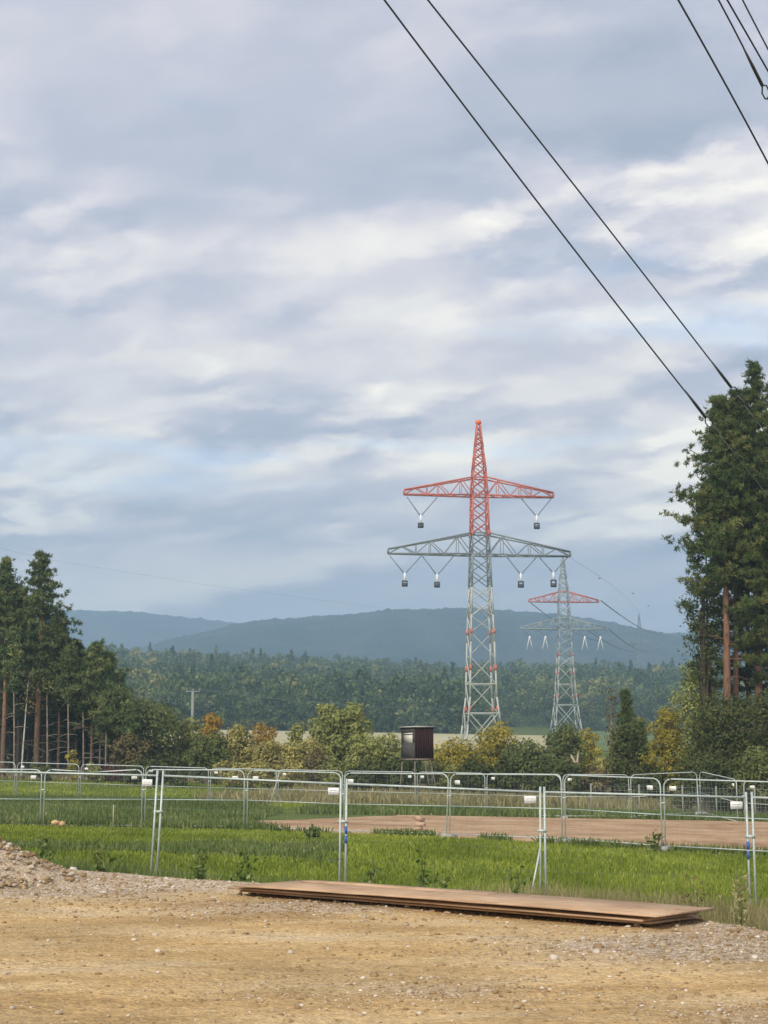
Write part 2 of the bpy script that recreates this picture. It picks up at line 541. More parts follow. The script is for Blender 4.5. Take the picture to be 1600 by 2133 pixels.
hill('hill', 2700, [(-500, 1400), (250, 1385), (430, 1335), (520, 1312), (620, 1308), (700, 1303), (840, 1290), (930, 1283), (975, 1281), (1060, 1288),
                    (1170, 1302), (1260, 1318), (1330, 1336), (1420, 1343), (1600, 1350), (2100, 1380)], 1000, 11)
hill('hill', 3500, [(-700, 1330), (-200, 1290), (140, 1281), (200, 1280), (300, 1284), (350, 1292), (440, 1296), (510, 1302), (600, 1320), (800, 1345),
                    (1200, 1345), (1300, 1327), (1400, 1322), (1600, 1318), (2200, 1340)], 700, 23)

# ------------------------------------------------------------------ gravel pad
EX = np.array([-60, -30, -16, -9, -5.5, -3.4, -1.9, 1.2, 3.3, 3.9, 6, 12, 30, 60], float)
EY = np.array([44, 36, 30.5, 27.4, 25.0, 23.2, 21.7, 19.2, 16.6, 15.0, 13.2, 9, 2, -8], float)


def edge_y(x):
    return np.interp(x, EX, EY) + (fbm(x * 1.3 + 40, x * 0 + 3.3, 4, 3) - .45) * .5


def pad_z(x, y):
    e = edge_y(x)
    d = y - e
    z = (fbm(x * .7, y * .7, 1, 4) - .47) * .075 + (fbm(x * 3.1, y * 3.1, 2, 3) - .44) * .035
    z = z + np.where(d > -1.2, .03 * np.clip((d + 1.2) / 1.2, 0, 1), 0)
    s = np.clip(d / 1.15, 0, 1)
    return z * (1 - s * .3) - 1.02 * s * s * (3 - 2 * s)


xs = np.unique(np.concatenate([np.linspace(-60, -12, 18), np.linspace(-12, 9, 190), np.linspace(9, 60, 18)]))
tt = np.unique(np.concatenate([np.linspace(-1, 0, 14) * 50 - 17, np.linspace(-17, 1.2, 165)]))
X = np.repeat(xs[None], len(tt), 0)
Y = edge_y(X) + tt[:, None]
Z = pad_z(X, Y)
i, j = np.meshgrid(np.arange(len(tt) - 1), np.arange(len(xs) - 1), indexing='ij')
n = len(xs)
F = np.stack([i * n + j, i * n + j + 1, (i + 1) * n + j + 1, (i + 1) * n + j], -1).reshape(-1, 4)


def gravel_zone(x, y):
    """how stony the pad is at a place: pale crushed stone along its edge and towards the right"""
    d = edge_y(x) - y
    zz = np.exp(-(d / 1.1) ** 2) * .9
    zz = zz + np.exp(-((x - 2.9) / 1.5) ** 2 - ((y - 14.3) / 1.2) ** 2) * 1.0
    zz = zz + np.exp(-((x - 2.6) / .8) ** 2 - ((y - 9.8) / 1.0) ** 2) * .75
    zz = zz + np.exp(-((x + 4.2) / 1.8) ** 2 - ((y - 21.5) / 2.2) ** 2) * 1.0
    zz = zz + np.exp(-((x + 1.0) / 2.2) ** 2 - ((y - 18.2) / 1.2) ** 2) * .55
    zz = zz + np.exp(-((x - .2) / 1.2) ** 2 - ((y - 11.6) / .7) ** 2) * .45
    return np.clip(zz * (.55 + .9 * fbm(x * 1.1, y * 1.1, 9, 3)), 0, 1)


m, nt, o = new_mat('sandy_gravel')
tcn = nd(nt, 'ShaderNodeTexCoord')
at = nd(nt, 'ShaderNodeAttribute', attribute_name='zone')
ob = tcn.outputs['Object']
mpn = nd(nt, 'ShaderNodeMapping', {'Vector': ob, 'Scale': (.45, 1.3, 1)}).outputs[0]
na = nd(nt, 'ShaderNodeTexNoise', {'Vector': mpn, 'Scale': .8, 'Detail': 6.0, 'Roughness': .6}).outputs[0]
nb = nd(nt, 'ShaderNodeTexNoise', {'Vector': ob, 'Scale': 9.0, 'Detail': 8.0, 'Roughness': .72}).outputs[0]
vo = nd(nt, 'ShaderNodeTexVoronoi', {'Vector': ob, 'Scale': 24.0, 'Randomness': 1.0})
sandc = ramp(nt, na, [(.30, (.38, .245, .105)), (.45, (.48, .325, .148)), (.58, (.53, .385, .20)), (.72, (.50, .39, .25))])
stonec = ramp(nt, vo.outputs['Color'], [(.1, (.30, .23, .16)), (.5, (.44, .35, .25)), (.9, (.56, .475, .37))])
sz = mth(nt, 'ADD', at.outputs['Fac'], mth(nt, 'MULTIPLY', mth(nt, 'SUBTRACT', nb, .5), 1.3))
damp = maprange(nt, nd(nt, 'ShaderNodeTexNoise', {'Vector': mpn, 'Scale': 1.9, 'Detail': 4.0, 'Roughness': .55}).outputs[0], .52, .70, 1.0, .84)
sandc = nd(nt, 'ShaderNodeVectorMath', {0: sandc, 'Scale': damp}, operation='SCALE').outputs[0]
cc = mixc(nt, maprange(nt, sz, .22, .72), sandc, stonec)
nf_ = nd(nt, 'ShaderNodeTexNoise', {'Vector': ob, 'Scale': 34.0, 'Detail': 5.0, 'Roughness': .75}).outputs[0]
ng_ = nd(nt, 'ShaderNodeTexNoise', {'Vector': ob, 'Scale': .45, 'Detail': 3.0}).outputs[0]
grain = mth(nt, 'MULTIPLY', mth(nt, 'MULTIPLY', maprange(nt, nb, .3, .7, .80, 1.28), maprange(nt, nf_, .32, .68, .78, 1.22)), maprange(nt, ng_, .35, .65, .92, 1.15))
cc = nd(nt, 'ShaderNodeVectorMath', {0: cc, 'Scale': grain}, operation='SCALE').outputs[0]
pp = nd(nt, 'ShaderNodeBsdfPrincipled', {'Base Color': cc, 'Roughness': .95, 'Specular IOR Level': .12})
hh = mth(nt, 'MULTIPLY_ADD', nb, 1.0, mth(nt, 'MULTIPLY', vo.outputs['Distance'], -.6))
bp = nd(nt, 'ShaderNodeBump', {'Strength': .7, 'Distance': .05, 'Height': hh})
nt.links.new(bp.outputs[0], pp.inputs['Normal'])
nt.links.new(pp.outputs[0], o.inputs[0])
M['pad'] = m


def add_zone(me, vals):
    a = me.attributes.new('zone', 'FLOAT', 'POINT')
    a.data.foreach_set('value', np.asarray(vals, np.float32))


mb = MB()
mb.add(np.stack([X, Y, Z], -1).reshape(-1, 3), F)
pad_me = mb.mesh('gravel_pad', M['pad'], True)
add_zone(pad_me, gravel_zone(X, Y).ravel())
pad = tag(link('gravel_pad', pad_me), kind='structure')

# stones: one tumbled, many-faced stone in several shapes
m, nt, o = new_mat('crushed_stone')
at = nd(nt, 'ShaderNodeAttribute', attribute_name='tone')
oi = nd(nt, 'ShaderNodeObjectInfo')
tn = mth(nt, 'FRACT', mth(nt, 'ADD', at.outputs['Fac'], mth(nt, 'MULTIPLY', oi.outputs['Random'], 1.0)))
sc_ = ramp(nt, tn, [(0.0, (.27, .18, .09)), (.35, (.36, .255, .14)), (.6, (.43, .33, .21)), (.85, (.47, .39, .29)), (1.0, (.70, .64, .56))])
tcn = nd(nt, 'ShaderNodeTexCoord')
nb = nd(nt, 'ShaderNodeTexNoise', {'Vector': tcn.outputs['Object'], 'Scale': 14.0, 'Detail': 5.0, 'Roughness': .7}).outputs[0]
sc_ = nd(nt, 'ShaderNodeVectorMath', {0: sc_, 'Scale': maprange(nt, nb, .3, .7, .7, 1.1)}, operation='SCALE').outputs[0]
pp = nd(nt, 'ShaderNodeBsdfPrincipled', {'Base Color': sc_, 'Roughness': .9, 'Specular IOR Level': .15})
nt.links.new(pp.outputs[0], o.inputs[0])
M['stone'] = m

t_ = (1 + 5 ** .5) / 2
ICO_V = np.array([(-1, t_, 0), (1, t_, 0), (-1, -t_, 0), (1, -t_, 0), (0, -1, t_), (0, 1, t_), (0, -1, -t_), (0, 1, -t_), (t_, 0, -1), (t_, 0, 1), (-t_, 0, -1), (-t_, 0, 1)]) / 1.9
ICO_F = np.array([(0, 11, 5), (0, 5, 1), (0, 1, 7), (0, 7, 10), (0, 10, 11), (1, 5, 9), (5, 11, 4), (11, 10, 2), (10, 7, 6), (7, 1, 8), (3, 9, 4), (3, 4, 2), (3, 2, 6), (3, 6, 8), (3, 8, 9), (4, 9, 5), (2, 4, 11), (6, 2, 10), (8, 6, 7), (9, 8, 1)])


def stone_verts(rng):
    v = ICO_V * (1 + rng.uniform(-.33, .28, (12, 1)))
    return v * np.array([1.0, rng.uniform(.6, .95), rng.uniform(.4, .65)])


def rotz_rand(rng, k):
    a = rng.uniform(0, 2 * np.pi, k)
    c, s, z, e = np.cos(a), np.sin(a), np.zeros(k), np.ones(k)
    return np.stack([np.stack([c, -s, z], -1), np.stack([s, c, z], -1), np.stack([z, z, e], -1)], 1)


rng = np.random.default_rng(3)
STONES = [stone_verts(rng) for _ in range(9)]
STONE_ME = []
for sv in STONES:
    mb = MB()
    mb.add(sv, ICO_F, rng.uniform(0, 1))
    STONE_ME.append(mb.mesh('stone', M['stone']))


def scatter_stones(mb, P3, size, rng):
    k = len(P3)
    which = rng.integers(0, 9, k)
    V = np.array(STONES)[which] * size[:, None, None]
    V = np.einsum('nij,nkj->nki', rotz_rand(rng, k), V) + P3[:, None]
    Fx = (np.arange(k)[:, None, None] * 12 + ICO_F[None]).reshape(-1, 3)
    mb.add(V.reshape(-1, 3), Fx, np.repeat(rng.uniform(0, 1, k), 20))


def pad_points(k, rng, lo=.10, ymin=8.2):
    res = []
    while len(res) < k:
        y = 1 / rng.uniform(1 / 27.0, 1 / ymin, 8000)
        x = rng.uniform(-.285, .285, 8000) * y
        keep = (y < edge_y(x) - .02) & (rng.uniform(0, 1, 8000) < lo + gravel_zone(x, y))
        res.extend(np.stack([x[keep], y[keep]], -1).tolist())
    return np.array(res[:k])


q = pad_points(12500, rng, .06)
sz = np.clip(rng.lognormal(-4.45, .45, len(q)), .005, .034) * np.clip(q[:, 1] / 15, .55, 1.25)
mb = MB()
scatter_stones(mb, np.column_stack([q, pad_z(q[:, 0], q[:, 1]) + sz * .2]), sz, rng)
tag(link('gravel', mb.mesh('gravel', M['stone']), pad), kind='stuff')
q = pad_points(286, rng, .12)
for (x, y) in q:
    s = float(np.clip(rng.lognormal(-3.42, .3), .024, .062) * min(1.0, .35 + y / 22))
    o = link('stone', STONE_ME[int(rng.integers(0, 9))], pad)
    o.location = (x, y, float(pad_z(np.array([x]), np.array([y]))[0]) + s * .2)
    o.rotation_euler = (rng.uniform(-.3, .3), rng.uniform(-.3, .3), rng.uniform(0, 6.28))
    o.scale = (s, s, s)

# the heap of gravel at the left edge
heap = tag(bpy.data.objects.new('gravel_heap', None), 'heap of pale gravel spilling onto the sandy pad', 'gravel heap')
COL.objects.link(heap)
HX, HY, HR, HH = -7.2, 22.6, 3.0, 1.42
heap.location = (HX, HY, 0)


def heap_z(x, y):
    r = np.sqrt(((x) / 1.0) ** 2 + (y / .95) ** 2) / HR
    return HH * np.clip(1 - r, 0, 1) ** 1.12 + (fbm(x * 2 + 9, y * 2, 6, 3) - .45) * .12 * np.clip(1.3 - r, 0, 1) - .03


gx = np.linspace(-HR * 1.1, HR * 1.1, 60)
X, Y = np.meshgrid(gx, gx)
Z = heap_z(X, Y) + np.minimum(pad_z(X + HX, Y + HY), .02) - .02
n = 60
i, j = np.meshgrid(np.arange(n - 1), np.arange(n - 1), indexing='ij')
F = np.stack([i * n + j, i * n + j + 1, (i + 1) * n + j + 1, (i + 1) * n + j], -1).reshape(-1, 4)
mb = MB()
mb.add(np.stack([X, Y, Z], -1).reshape(-1, 3), F)
hm = mb.mesh('mound', M['pad'], True)
add_zone(hm, np.full(n * n, .62))
link('mound', hm, heap)
a, r = rng.uniform(0, 6.28, 2600), HR * np.sqrt(rng.uniform(0, 1.1, 2600))
hx, hy = r * np.cos(a), r * np.sin(a)
sz = np.clip(rng.lognormal(-3.75, .45, 2600), .012, .075)
mb = MB()
scatter_stones(mb, np.column_stack([hx, hy, heap_z(hx, hy) + np.minimum(pad_z(hx + HX, hy + HY), .02) + sz * .15]), sz, rng)
part('gravel', mb, M['stone'], heap, kind='stuff')
for k in range(110):
    a, r = rng.uniform(-1.9, .9), HR * rng.uniform(.25, 1.05)
    x, y = r * math.cos(a), r * math.sin(a)
    s = float(np.clip(rng.lognormal(-2.9, .3), .04, .095))
    o = link('stone', STONE_ME[k % 9], heap)
    o.location = (x, y, float(heap_z(np.array([x]), np.array([y]))[0] + min(.02, pad_z(np.array([x + HX]), np.array([y + HY]))[0])) + s * .2)
    o.rotation_euler = (rng.uniform(-.5, .5), rng.uniform(-.5, .5), rng.uniform(0, 6.28))
    o.scale = (s, s, s)

# ------------------------------------------------------------------ stack of boards on the pad
m, nt, o = new_mat('weathered_board')
tcn = nd(nt, 'ShaderNodeTexCoord')
mp = nd(nt, 'ShaderNodeMapping', {'Vector': tcn.outputs['Object'], 'Scale': (.7, 14, 14)})
oi = nd(nt, 'ShaderNodeObjectInfo')
wn = nd(nt, 'ShaderNodeTexNoise', {'Vector': mp.outputs[0], 'Scale': 2.2, 'Detail': 6.0, 'Roughness': .65, 'Distortion': .3}).outputs[0]
wn2 = nd(nt, 'ShaderNodeTexNoise', {'Vector': tcn.outputs['Object'], 'Scale': 1.4, 'Detail': 5.0}).outputs[0]
wc = ramp(nt, mth(nt, 'MULTIPLY_ADD', wn, .6, mth(nt, 'MULTIPLY', wn2, .4)), [(.34, (.24, .15, .09)), (.5, (.42, .285, .175)), (.66, (.56, .41, .275))])
mud = nd(nt, 'ShaderNodeTexNoise', {'Vector': tcn.outputs['Object'], 'Scale': 2.6, 'Detail': 7.0, 'Roughness': .7}).outputs[0]
wc = mixc(nt, maprange(nt, mud, .54, .70, 0.0, .75), wc, (.46, .36, .24, 1))
wc = mixc(nt, maprange(nt, mud, .44, .32, 0.0, .6), wc, (.13, .085, .055, 1))
hs = nd(nt, 'ShaderNodeHueSaturation', {'Color': wc, 'Value': mth(nt, 'MULTIPLY_ADD', oi.outputs['Random'], .5, .78)}).outputs[0]
pp = nd(nt, 'ShaderNodeBsdfPrincipled', {'Base Color': hs, 'Roughness': .85, 'Specular IOR Level': .15})
bp = nd(nt, 'ShaderNodeBump', {'Strength': .35, 'Distance': .01, 'Height': wn})
nt.links.new(bp.outputs[0], pp.inputs['Normal'])
nt.links.new(pp.outputs[0], o.inputs[0])
M['board'] = m

fl = Vector((-2.08, 19.85, 0))
fr = Vector((2.52, 15.62, 0))
bdir = (fr - fl).normalized()
bnor = Vector((-bdir.y, bdir.x, 0))
bang = math.atan2(bdir.y, bdir.x)
BL = (fr - fl).length


def board(label, along, across, z, L, W, T, turn=0.0, sag=0.0, seed=1, pitch=0.0):
    rg = np.random.default_rng(seed)
    mb = MB()
    nx_ = 14
    sx = np.linspace(0, L, nx_)
    bend = sag * np.sin(np.pi * sx / L) + rg.normal(0, .002, nx_)
    prof = [(0, 0), (W, 0), (W, T - .006), (W - .006, T), (.006, T), (0, T - .006)]
    V = []
    for x, bz in zip(sx, bend):
        jy = rg.normal(0, .004)
        V += [(x, py + jy, pz + bz) for py, pz in prof]
    k = 6
    Fs = []
    for i_ in range(nx_ - 1):
        for j_ in range(k):
            Fs.append((i_ * k + j_, (i_ + 1) * k + j_, (i_ + 1) * k + (j_ + 1) % k, i_ * k + (j_ + 1) % k))
    mb.add(V, Fs)
    mb.f.append(np.array([[0, 1, 2, 3, 4, 5]]))
    mb.t.append(np.array([.5]))
    mb.f.append(np.array([[(nx_ - 1) * k + s for s in (5, 4, 3, 2, 1, 0)]]))
    mb.t.append(np.array([.5]))
    o = link('board', mb.mesh('board', M['board']))
    p = fl + bdir * along + bnor * across
    o.location = (p.x, p.y, z)
    o.rotation_euler = (0, pitch, bang + turn)
    return tag(o, label, 'board', 'stack of weathered boards on the gravel pad')


board('lowest board of the stack, its edge dark in the gap above the gravel', .10, .26, .044, BL - .16, .94, .020, .004, 0, 1)
board('middle board of the stack, ending at the front right corner', .0, .14, .084, BL - .05, 1.04, .020, -.003, .006, 2)
board('topmost wide brown board of the stack by the grass bank', .24, .04, .125, BL - .10, 1.14, .020, .006, .016, 4, -.002)
board('narrow loose plank lying on top along the back of the stack', .55, .90, .150, 3.1, .22, .02, -.02, .006, 5)

# ------------------------------------------------------------------ haze is added at the end; now the grass
def blades(name, pts, hgt, wid_, mat, rng, lean=.35, kind='stuff', tone=None, z=None, label=None):
    k = len(pts)
    a = rng.uniform(0, np.pi * 2, k)
    ca, sa = np.cos(a), np.sin(a)
    base = np.column_stack([pts, (H(pts[:, 0], pts[:, 1]) if z is None else z) - .01])
    la, lr = rng.uniform(0, np.pi * 2, k), np.abs(rng.normal(0, lean, k))
    side = np.column_stack([ca, sa, 0 * ca]) * (wid_ / 2)[:, None]
    tip = base + np.column_stack([np.cos(la) * lr * hgt, np.sin(la) * lr * hgt, hgt])
    mid = base * .45 + tip * .55 + np.column_stack([0 * ca, 0 * ca, .08 * hgt])
    V = np.stack([base - side, base + side, mid + side * .8, tip, mid - side * .8], 1)
    o5 = np.arange(k)[:, None] * 5
    mb = MB()
    mb.add(V.reshape(-1, 3), np.concatenate([o5 + np.array([[0, 1, 2, 4]])], 0), rng.uniform(0, 1, k) if tone is None else tone)
    mb.f.append((o5 + np.array([[4, 2, 3]])))
    mb.t.append(mb.t[0])
    o = link(name, mb.mesh(name, mat))
    return tag(o, label, kind=kind)


def field_pts(k, y0, y1, rng, x0=None, x1=None, cond=None, m_=.40):
    res = np.zeros((0, 2))
    while len(res) < k:
        y = rng.uniform(y0, y1, 60000)
        x = rng.uniform(-m_, m_, 60000) * y
        keep = (y > edge_y(x) + .25) & (rng.uniform(0, 1, 60000) < y / y1)
        if cond is not None:
            keep &= cond(x, y)
        res = np.concatenate([res, np.column_stack([x, y])[keep]])
    return res[:k]


rg = np.random.default_rng(21)
fence_mid = lambda x: np.interp(x, [-14, -11.8, -4.7, 2, 5.4, 8, 12], [54, 53.5, 52.5, 49.5, 46.5, 44.5, 42.5])
dark_band = lambda x, y: (x < -1.0) & (fbm(x * .35, y * .25, 31, 3) + np.exp(-((y - 40 - .25 * x - 1.5) / 2.4) ** 2) * .42 + rg.normal(0, .045, x.shape) > .735)
crop_c = lambda x, y: (y < fence_mid(x) - .3) & ~dark_band(x, y)
p1 = field_pts(80000, 19, 34, rg, cond=crop_c)
p2 = field_pts(70000, 34, 54, rg, cond=crop_c)
p3 = field_pts(39000, 86, 117, rg, cond=lambda x, y: (x < -2 - (y - 86) * .12))
p4 = field_pts(12000, 78, 86, rg, cond=lambda x, y: (x > -6))
pts = np.concatenate([p1, p2, p3, p4])
wv = np.concatenate([np.full(len(p1), .020), np.full(len(p2), .034), np.full(len(p3), .085), np.full(len(p4), .07)]) * rg.uniform(.7, 1.4, len(pts))
hv = np.concatenate([rg.uniform(.06, .14, len(p1)), rg.uniform(.06, .15, len(p2)), rg.uniform(.10, .22, len(p3)), rg.uniform(.1, .25, len(p4))])
tone = np.clip(fbm(pts[:, 0] * .5, pts[:, 1] * .3, 8, 4) * 1.15 - .14 + .35 * (fbm(pts[:, 0] * 1.9, pts[:, 1] * 1.1, 18, 2) - .4) + rg.normal(0, .2, len(pts)) + .5 * (rg.uniform(0, 1, len(pts)) < .035), 0, 1)
blades('crop_grass', pts, hv, wv, M['crop'], rg, tone=tone)

# darker unmown meadow: bands among the crop on the left, and between the two fence rows
p1 = field_pts(12000, 24, 54, rg, cond=lambda x, y: (y < fence_mid(x)) & dark_band(x, y))
p2 = field_pts(56000, 50, 86, rg, cond=lambda x, y: (y > fence_mid(x) - .6) & (x < np.interp(y, [50, 55, 60, 72, 86], [-2.5, -4.4, -5.2, -4.6, -8])))
p3 = field_pts(12000, 71, 79, rg, cond=lambda x, y: x > -4)
p4 = field_pts(4600, 42, 54, rg, cond=lambda x, y: (np.abs(y - fence_mid(x)) < .45) & (fbm(x * .9, y * .4, 3, 3) > .42))
pts = np.concatenate([p1, p2, p3, p4])
wv = np.concatenate([np.full(len(p1), .035), np.full(len(p2), .055), np.full(len(p3), .07), np.full(len(p4), .045)]) * rg.uniform(.6, 1.5, len(pts))
hv = np.concatenate([rg.uniform(.10, .26, len(p1)), rg.uniform(.15, .38, len(p2)), rg.uniform(.15, .4, len(p3)), rg.uniform(.1, .32, len(p4))])
tone = np.clip(fbm(pts[:, 0] * .4, pts[:, 1] * .25, 15, 4) * .95 + rg.normal(0, .2, len(pts)), 0, 1)
blades('meadow_grass', pts, hv, wv, M['scrub'], rg, .45, tone=tone)

# dry grass: on the bank of the pad to the right, and before the far trees
def bank_pts(k, x0, x1, d0, d1):
    x = rg.uniform(x0, x1, k)
    y = edge_y(x) + rg.uniform(d0, d1, k)
    return np.column_stack([x, y])


b1 = bank_pts(36000, .2, 7.5, 1.6, 11.0)
w1 = np.clip(fbm(b1[:, 0] * .9, b1[:, 1] * .9, 77, 3) * 1.9 - .62 + np.clip(25.9 - b1[:, 1], -2, 2) * .30 + .10 * (b1[:, 0] - 3), 0, 1)
b1 = b1[rg.uniform(0, 1, len(b1)) < w1]
p2 = field_pts(34000, 84, 112, rg, cond=lambda x, y: x > -9 + (y - 84) * .2 - 3 * vn(x * .2, y * .2, 3))
p3 = field_pts(12000, 117, 124, rg, cond=lambda x, y: x < 0)
pts = np.concatenate([b1, p2, p3])
zb = np.concatenate([np.maximum(pad_z(b1[:, 0], b1[:, 1]), H(b1[:, 0], b1[:, 1])), H(p2[:, 0], p2[:, 1]), H(p3[:, 0], p3[:, 1])])
wv = np.concatenate([np.full(len(b1), .016), np.full(len(p2), .07), np.full(len(p3), .10)]) * rg.uniform(.6, 1.5, len(pts))
hv = np.concatenate([rg.uniform(.22, .62, len(b1)), rg.uniform(.3, .75, len(p2)), rg.uniform(.2, .5, len(p3))])
blades('dry_grass', pts, hv, wv, M['dry'], rg, .4, tone=np.clip(fbm(pts[:, 0] * .5, pts[:, 1] * .4, 4, 3) * .8 + rg.normal(0, .22, len(pts)), 0, 1), z=zb)

# green growth on the bank itself
b2 = bank_pts(15000, -9, 7.0, .5, 6.0)
zb = np.maximum(pad_z(b2[:, 0], b2[:, 1]), H(b2[:, 0], b2[:, 1]))
blades('bank_grass', b2, rg.uniform(.12, .45, len(b2)), rg.uniform(.014, .028, len(b2)), M['scrub'], rg, .5, z=zb,
       tone=np.clip(fbm(b2[:, 0] * .8, b2[:, 1] * .6, 14, 4) + rg.normal(.05, .2, len(b2)), 0, 1))


# ------------------------------------------------------------------ leaves, trees and plants
def unit(v):
    return v / (np.linalg.norm(v, axis=-1, keepdims=True) + 1e-9)


def leaf_quads(mb, c, nrm, size, rng, tone, aspect=.62):
    k = len(c)
    r = rng.normal(0, 1, (k, 3))
    uu = unit(np.cross(nrm, r))
    vv = np.cross(nrm, uu)
    s = np.broadcast_to(size, (k,))[:, None]
    V = np.stack([c - uu * s * .5, c - vv * s * .5 * aspect + uu * s * .08, c + uu * s * .5, c + vv * s * .5 * aspect + uu * s * .08], 1)
    mb.add(V.reshape(-1, 3), np.arange(k * 4).reshape(-1, 4), tone)


def needle_tufts(mb, c, rng, nb, length, width, up, tone):
    k = len(c)
    d = unit(rng.normal(0, 1, (k, nb, 3)) + np.array([0, 0, up]) + 0)
    L = length * rng.uniform(.55, 1.15, (k, nb, 1))
    sd_ = unit(np.cross(d, rng.normal(0, 1, (k, nb, 3)))) * width * rng.uniform(.6, 1.3, (k, nb, 1)) * .5
    c0 = c[:, None] + rng.normal(0, length * .16, (k, nb, 3))
    V = np.stack([c0 - sd_, c0 + sd_, c0 + d * L + sd_ * .35], 2)
    tn_ = np.clip(np.repeat(tone, nb) + rng.normal(0, .09, k * nb), 0, 1)
    mb.add(V.reshape(-1, 3), np.arange(k * nb * 3).reshape(-1, 3), tn_)


def pine(label, group, px, base_Y, top_y, cb, RR, seed, bark_, needle, r0=.2, limbs=46, tufts=14, nlen=.42, nwid=.075, nb=12,
         top_px=None, dead=5, name='pine_tree', round_=.74, sparse=1.0):
    rg_ = np.random.default_rng(seed)
    x = P(px, HOR, base_Y).x
    z0 = Hs(x, base_Y)
    top = P(top_px if top_px is not None else px, top_y + 18, base_Y)
    h = top.z - z0
    dxt = top.x - x
    t = thing(name, label, 'tree', (x, base_Y, z0 - .1), 0, group)
    tr = MB()
    zz = np.linspace(0, h * .985, 12)
    bx = dxt * (zz / h) ** 1.3 + np.sin(zz * .35 + seed) * .10 * (zz / h)
    by = np.cos(zz * .3 + seed * 2) * .12 * (zz / h)
    tr.tube(np.column_stack([bx, by, zz]), r0 * (1 - .86 * (zz / h) ** 1.2) * (1 + .25 * np.exp(-zz * 2)), 9)
    cr = MB()
    lb = MB()
    cen, ton = [], []
    zb = h * cb
    for i_ in range(limbs):
        tq = (i_ + rg_.uniform(0, .9)) / limbs
        lz = zb + (h - zb) * tq ** .95
        az = i_ * 2.399 + rg_.normal(0, .35)
        pr = min(1.0, .45 + tq * 2.2) * max(.07, (1 - tq)) ** round_
        L = RR * pr * rg_.uniform(.64, .95)
        el = -.12 + .75 * tq + rg_.normal(0, .14)
        o_ = np.array([np.interp(lz, zz, bx), np.interp(lz, zz, by), lz])
        d_ = np.array([math.cos(az) * math.cos(el), math.sin(az) * math.cos(el), math.sin(el)])
        mid = o_ + d_ * L * .55 + np.array([0, 0, -.04 * L])
        end = o_ + d_ * L + np.array([0, 0, .10 * L])
        lb.tube(np.array([o_, mid, end]), [.045 * r0 * 4 * (1 - tq * .7), .032 * r0 * 4 * (1 - tq * .6), .022], 4, False)
        lt = rg_.uniform(.15, .85)
        k = max(3, int(tufts * sparse * (.35 + L / RR) / 3.2))
        s = rg_.uniform(.12, .97, k) ** .75
        pos = o_ + d_ * L * s[:, None] + np.column_stack([0 * s, 0 * s, (.10 * L) * s ** 2])
        sp = .135 * L * (.45 + s)[:, None] + .08
        pos = pos + rg_.normal(0, 1, (k, 3)) * sp * np.array([1, 1, .42])
        pos = np.repeat(pos, 4, 0) + rg_.normal(0, nlen * .42, (4 * k, 3)) * np.array([1, 1, .55])
        cen.append(pos)
        ton.append(np.clip(lt + np.repeat(rg_.normal(0, .14, k), 4), 0, 1))
    # leader
    k = int(8 * sparse) + 3
    s = rg_.uniform(.88, 1.0, k)
    cen.append(np.column_stack([np.interp(s * h, zz, bx), np.interp(s * h, zz, by), s * h]) + rg_.normal(0, .12, (k, 3)))
    ton.append(rg_.uniform(.3, .8, k))
    for i_ in range(dead):
        lz = h * rg_.uniform(.16, cb)
        az = rg_.uniform(0, 6.28)
        L = rg_.uniform(.6, 2.2)
        o_ = np.array([np.interp(lz, zz, bx), np.interp(lz, zz, by), lz])
        d_ = np.array([math.cos(az), math.sin(az), rg_.uniform(-.2, .5)])
        tr.tube(np.array([o_, o_ + d_ * L * .5, o_ + d_ * L + np.array([0, 0, -.15 * L])]), [.035, .025, .008], 4, False)
    needle_tufts(cr, np.concatenate(cen), rg_, nb, nlen, nwid, .55, np.concatenate(ton))
    part('trunk', tr, bark_, t, True)
    part('limbs', lb, M['bark_dark'], t)
    part('crown', cr, needle, t)
    return t


